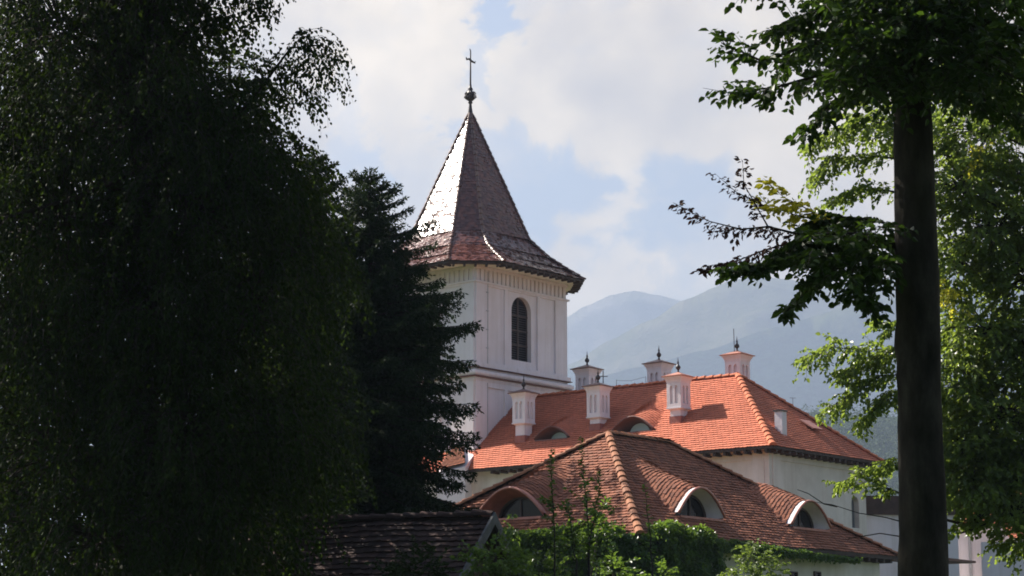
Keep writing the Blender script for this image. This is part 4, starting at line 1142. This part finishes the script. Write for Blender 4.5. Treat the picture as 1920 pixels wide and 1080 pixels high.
    for k in range(16):
        an = 6.283*k/16+rnd.uniform(-.2, .2); h = rnd.uniform(9.3, 12); L = rnd.uniform(2.6, 4.6)
        c = ax0+dxy*(h-ax0[2]); o = np.array([math.cos(an), math.sin(an), 0])
        layer([c, c+o*L*.35+Z*.3, c+o*L*.7+Z*.45, c+o*L+Z*.2], .05, 48, .9, 14, ll=.10, lw=.07)
    br.build('branches', M['bark_beech'], root, True); tw.build('twigs', M['twig'], root); lf.build('crown', M['beech'], root)
    dead.build('withered_leaves', M['beechdead'], root); yel.build('yellow_leaves', M['beechyellow'], root)
beech()

# --- sunlit tree behind the beech
def side_extra(rnd, br, tw, lf):
    D = 34.0
    # long sprays that hang out to the left of the trunk
    for pl, n, L in (([P(1760, 640, D), P(1660, 655, D), P(1600, 655, D), P(1555, 650, D), P(1512, 672, D)], 46, .45), ([P(1720, 700, D), P(1650, 705, D), P(1600, 735, D), P(1555, 765, D)], 44, .42), ([P(1720, 730, D), P(1660, 745, D), P(1620, 790, D)], 34, .42),
                     ([P(1700, 650, D), P(1640, 670, D), P(1580, 700, D)], 40, .45), ([P(1700, 930, D), P(1650, 910, D), P(1610, 890, D), P(1575, 905, D)], 26, .32), ([P(1720, 870, D), P(1670, 868, D), P(1640, 880, D)], 20, .3),
                     ([P(1700, 300, D), P(1620, 290, D), P(1560, 300, D), P(1530, 330, D)], 40, .45), ([P(1700, 240, D), P(1620, 225, D), P(1560, 250, D), P(1520, 270, D)], 40, .45), ([P(1680, 360, D), P(1620, 350, D), P(1570, 370, D)], 30, .4), ([P(1700, 600, D), P(1660, 620, D), P(1650, 600, D)], 16, .3),
                     ([P(1920, 960, D), P(1840, 985, D), P(1790, 985, D), P(1775, 1005, D)], 10, .25)):
        k = len(pl)-1
        br.tube(pl, [.02*(1-.8*i/k) for i in range(k+1)], 5)
        n = int(n*1.45)
        for s in range(n):
            f = .1+.9*(s+rnd.random())/n; x = f*k; i = min(int(x), k-1); c = pl[i]+(pl[i+1]-pl[i])*(x-i)+np.array([0, rnd.uniform(-.4, .4), 0])
            spray(lf, tw, rnd, c, unit(pl[i+1]-pl[i])+rv(rnd)*.9, L*rnd.uniform(.5, 1.1), 1.0, 12, .088, .06, .55, .25, .005, 5)
    br.tube([P(1990, 860, D), P(1910, 900, D), P(1860, 940, D), P(1815, 985, D), P(1775, 975, D)], [.07, .06, .05, .04, .025], 7)
    br.tube([P(1860, 940, D), P(1830, 990, D), P(1800, 1000, D)], [.04, .03, .015], 6)
rt = broad('leafy_tree', 'sunlit green leafy tree filling the right edge behind the beech trunk', 34, 1975,
      [(1830, 250, 34, .9, .6, 110), (1650, 230, 34, .7, .35, 50), (1790, 340, 34, .8, .5, 100), (1900, 330, 34.5, .7, .6, 90), (1850, 430, 34, .8, .6, 120), (1790, 500, 34, .5, .4, 70), (1920, 520, 34, .6, .6, 90), (1830, 620, 34, .7, .5, 110), (1910, 660, 34, .7, .6, 110),
       (1800, 720, 34, .5, .5, 90), (1870, 780, 34, .8, .6, 130), (1820, 840, 34, .6, .4, 90), (1910, 850, 34, .6, .5, 90), (1830, 910, 34, .6, .4, 90), (1890, 950, 34, .55, .4, 70), (1800, 880, 34, .4, .35, 50), (1920, 1000, 34, .4, .3, 34), (1950, 150, 34, .8, .6, 60), (1820, 150, 34.5, .9, .5, 60), (1980, 420, 34, 1, 1, 110), (2000, 700, 34, 1, 1, 110), (2050, 100, 34, 1.0, 1.0, 70)],
      'lime', .092, .062, 51, .15, None, nl=15, tlen=(.3, .6), mul=1.7, topy=-100, extra=side_extra, depth=1.4)
# yellowing clusters of that tree
def yellow_bits():
    rnd = random.Random(61); lf = Leaf(); tw = MB()
    for px, py, n in ((1782, 550, 12), (1765, 545, 5), (1830, 285, 6), (1835, 300, 5), (1800, 565, 5)):
        for k in range(n): spray(lf, tw, rnd, P(px+rnd.uniform(-16, 16), py+rnd.uniform(-14, 14), 33.2+rnd.uniform(-.3, .3)), rv(rnd), .3, .8, 8, .075, .05, .5, .2, .005, 4)
    lf.build('yellow_leaves', M['beechyellow'], rt)
yellow_bits()

# --- ivy on the near house
def ivy():
    rnd = random.Random(71); lf = Leaf(); st = MB()
    root = thing('ivy', 'thick green ivy covering the front corner and eave of the dormer house', 'climbing plant', (HA[0], HA[1], 0))
    zt = HZE
    def face(es, out, L, n, zlo, ztop, o0=.15):
        for k in range(n):
            s = rnd.random()*L; z = zlo(s)+(ztop(s)-zlo(s))*rnd.random()**.8
            th = .22+.45*abs(fbm(s*.7, z*.7, 3.1, 4))+.25*max(0, fbm(s*.3, z*.3, 9, 3)); d = o0+th*rnd.random()**.4
            p = HA+es*s+out*d+Z*z
            lf.add(p, unit(out*.5-Z*.6+rv(rnd)*.8), unit(out+Z*.5+rv(rnd)*.6), rnd.uniform(.08, .14), rnd.uniform(.075, .12))
    edge = lambda s: zt+.05+.22*fbm(s*1.1, 1.7, 0, 4)
    face(uL, nFL, 7.2, 15000, lambda s: 1.2, edge, .45)
    face(uR, nR, 3.4, 9500, lambda s: 1.4+.5*fbm(s, 4, 0, 3), edge, .45)
    face(uR, nR, 3.6, 1500, lambda s: 3.2+.35*s, edge, .4)
    for k in range(4200):      # round the corner
        an = rnd.random(); out = unit(nFL*(1-an)+nR*an); z = 1.2+(zt+.05-1.2)*rnd.random()**.8
        p = HA+out*(.35+.45*rnd.random()**.5)+uL*rnd.uniform(-.1, .3)+Z*z
        lf.add(p, unit(out*.5-Z*.6+rv(rnd)*.8), unit(out+Z*.5+rv(rnd)*.6), rnd.uniform(.08, .14), rnd.uniform(.075, .12))
    # creeping line along the gutter
    for k in range(5200):
        s = 2.2+9.6*rnd.random()**1.25; hgt = .34*(1-s/14)*(1+.5*fbm(s*1.5, 2, 0, 3)); z = zt-.30+hgt*1.5*rnd.random()
        if rnd.random() < .12: z -= rnd.random()**2*.6*(1-s/13)
        p = HA+uR*s+nR*(.5+.22*rnd.random())+Z*z
        lf.add(p, unit(nR*.4-Z*.5+rv(rnd)*.8), unit(nR*.5+Z+rv(rnd)*.5), rnd.uniform(.07, .12), rnd.uniform(.06, .10))
    # top cushion spilling over the eave
    for k in range(7500):
        s = -6.6+9.2*rnd.random(); es, out = (uL, nFL) if s < 0 else (uR, nR); a = abs(s)
        h = .30+.30*fbm(s*.9, 5, 0, 4); p = HA+es*a+out*rnd.uniform(.35, 1.05)+Z*(zt-.20+(max(.05, h)+.18)*rnd.random()**.6)
        if rnd.random() < .9: lf.add(p, unit(rv(rnd)+out*.5), unit(Z*1.1+rv(rnd)*.6), rnd.uniform(.08, .13), rnd.uniform(.07, .11))
    for k in range(14):
        s = rnd.random()*6; p = HA+uL*s+nFL*.3; st.tube([p, p+Z*1.5+rv(rnd)*.1, p+Z*3+rv(rnd)*.2, p+Z*(zt-.3)+rv(rnd)*.2], [.035, .03, .02, .01], 5)
    st.build('stem', M['bark_dark'], root); lf.build('foliage', M['ivy'], root)
ivy()

# --- saplings and shrubs in front of the ivy
def sapling(label, D, px0, tip, ybase, seed, nl, spread=.35, group='young shoots in front of the ivy', mat='shoot', subs=5):
    rnd = random.Random(seed); base = P(px0, ybase, D); g0 = np.array([base[0], base[1], 0.])
    root = thing('sapling', label, 'sapling', g0, group)
    tp = P(tip[0], tip[1], D); lf = Leaf(); st = MB(); n = 9
    pts = [g0]+[base+(tp-base)*k/n+np.array([rnd.uniform(-.03, .03), rnd.uniform(-.03, .03), 0]) for k in range(n+1)]
    st.tube(pts, [.022]+[.02*(1-.85*k/n) for k in range(n+1)], 5)
    nl = int(nl*1.7)
    for q in range(nl):
        f = (q+rnd.random())/nl; x = 1+f*n; k = min(int(x), n); c = pts[k]+(pts[k+1]-pts[k])*(x-k)
        o = unit(rv(rnd)*np.array([1, 1, .25])); s = rnd.uniform(.7, 1.15)*(1.1-.35*f)
        lf.add(c, unit(o+Z*.35), unit(Z*.8+rv(rnd)*.7), .135*s, .065*s)
    for b in range(subs):
        f = rnd.uniform(.12, .75); x = 1+f*n; k = min(int(x), n); c = pts[k]
        spray(lf, st, rnd, c, unit(rv(rnd)*np.array([1, 1, 0])+Z*rnd.uniform(.2, .7)), rnd.uniform(.3, .75)*spread/.35, .5, 13, .11, .055, .5, .1, .008, 5)
    st.build('stem', M['twig'], root, True); lf.build('foliage', M[mat], root)
sapling('tallest thin leafy sapling left of the roof hip', 44, 1040, (1034, 842), 1040, 81, 70)
sapling('slim sapling with bright green tip crossing the roof peak', 45, 1105, (1090, 818), 1040, 82, 70)
sapling('bushy sapling beside the hip ridge with small dense leaves', 43, 1105, (1127, 880), 1040, 83, 70, .45, subs=8)
sapling('short leaning sapling above the ivy top right of the peak', 43, 1080, (1062, 935), 1050, 84, 50, .4)
sapling('low thin shoot with reddish leaves near the roof hip', 44, 1225, (1208, 905), 1060, 85, 24, .2, subs=1)

def shrub(label, D, blobs, mat, seed, ll, lw, base_px, per=1.0, group='shrubs growing below the dormer house', cat='shrub'):
    rnd = random.Random(seed); b0 = P(base_px, 1000, D); g0 = np.array([b0[0], b0[1], 0.])
    root = thing('shrub', label, cat, g0, group); lf = Leaf(); st = MB()
    for px, py, r, n in blobs:
        c = P(px, py, D+rnd.uniform(-.4, .4)); limb(st, rnd, g0, c, .03, .01, .06, 5, 5)
        for p, v in ell_points(rnd, c, (r, r, r*.9), int(n*per), .35):
            spray(lf, st, rnd, p, v+Z*.4, rnd.uniform(.2, .4), .6, 11, ll, lw, .45, .15, .005, 4)
    st.build('stem', M['twig'], root); lf.build('foliage', M[mat], root)
shrub('leafy green shrub under the saplings before the ivy wall', 47, [(1010, 1070, .4, 26), (1085, 1030, .35, 26), (1120, 1000, .28, 20), (1150, 1075, .45, 26), (1235, 1080, .35, 20), (1125, 960, .2, 10)], 'ivy', 91, .11, .065, 1090)
shrub('pale green bush standing before the white wall', 50, [(1415, 1048, .26, 26), (1440, 1072, .35, 36), (1395, 1085, .35, 30)], 'pale', 92, .11, .06, 1425)
shrub('dark shrub with bright leaf tips beside the shed gable', 37, [(905, 1070, .35, 40), (945, 1085, .4, 40), (930, 1040, .2, 14)], 'shoot', 93, .10, .06, 930)
shrub('dark rounded bush at the bottom before the shed roof', 34, [(790, 1075, .35, 50), (760, 1100, .5, 50)], 'dense', 94, .09, .06, 780)
def shed_creeper():
    rnd = random.Random(95); lf = Leaf(); st = MB(); 
    root = thing('creeper', 'green creeper hanging over the shed gable verge', 'climbing plant', (SAP[0], SAP[1], 0))
    for k in range(90):
        f = rnd.random(); p = SAP-SF*(3.0*f)-Z*(2.5*f)-SR*rnd.uniform(.1, .5)+Z*rnd.uniform(-.7, .1)
        spray(lf, st, rnd, p, rv(rnd)-Z*.5, .35, 1.4, 10, .10, .065, .3, .4, .005, 4)
    st.tube([np.array([SAP[0]+.9, SAP[1]-.3, 0]), SAP-SF*2-Z*1.6-SR*.3], [.03, .015], 5)
    st.build('stem', M['twig'], root); lf.build('foliage', M['ivy'], root)
shed_creeper()

# --- unseen leaf mass added behind and above the camera; keeps skylight off the near trunks
def added_shade_foliage():
    rnd = random.Random(101); lf = Leaf()
    for k in range(15000):
        an = rnd.uniform(R_(72), R_(302)); r = rnd.uniform(9, 20); z = rnd.uniform(.2, 19)*(1 if rnd.random() < .9 else 1.15)
        p = np.array([r*math.sin(an)*1.1, r*math.cos(an)-1, z]); lf.add(p, rv(rnd), rv(rnd)+Z*.4, rnd.uniform(.5, .9), rnd.uniform(.4, .7))
    for k in range(5200):
        x = rnd.uniform(-15, 15); y = rnd.uniform(-10, 15); z = rnd.uniform(10.5, 17)+max(0, y)*.15
        lf.add(np.array([x, y, z]), rv(rnd), rv(rnd)+Z, rnd.uniform(.5, .9), rnd.uniform(.4, .7))
    o = lf.build('woodland', M['dense'], None, 'rhomb'); struct(o, 'stuff'); o['label'] = 'unseen leaf mass added around the viewpoint to shade the near trees'; o['category'] = 'woodland'
added_shade_foliage()
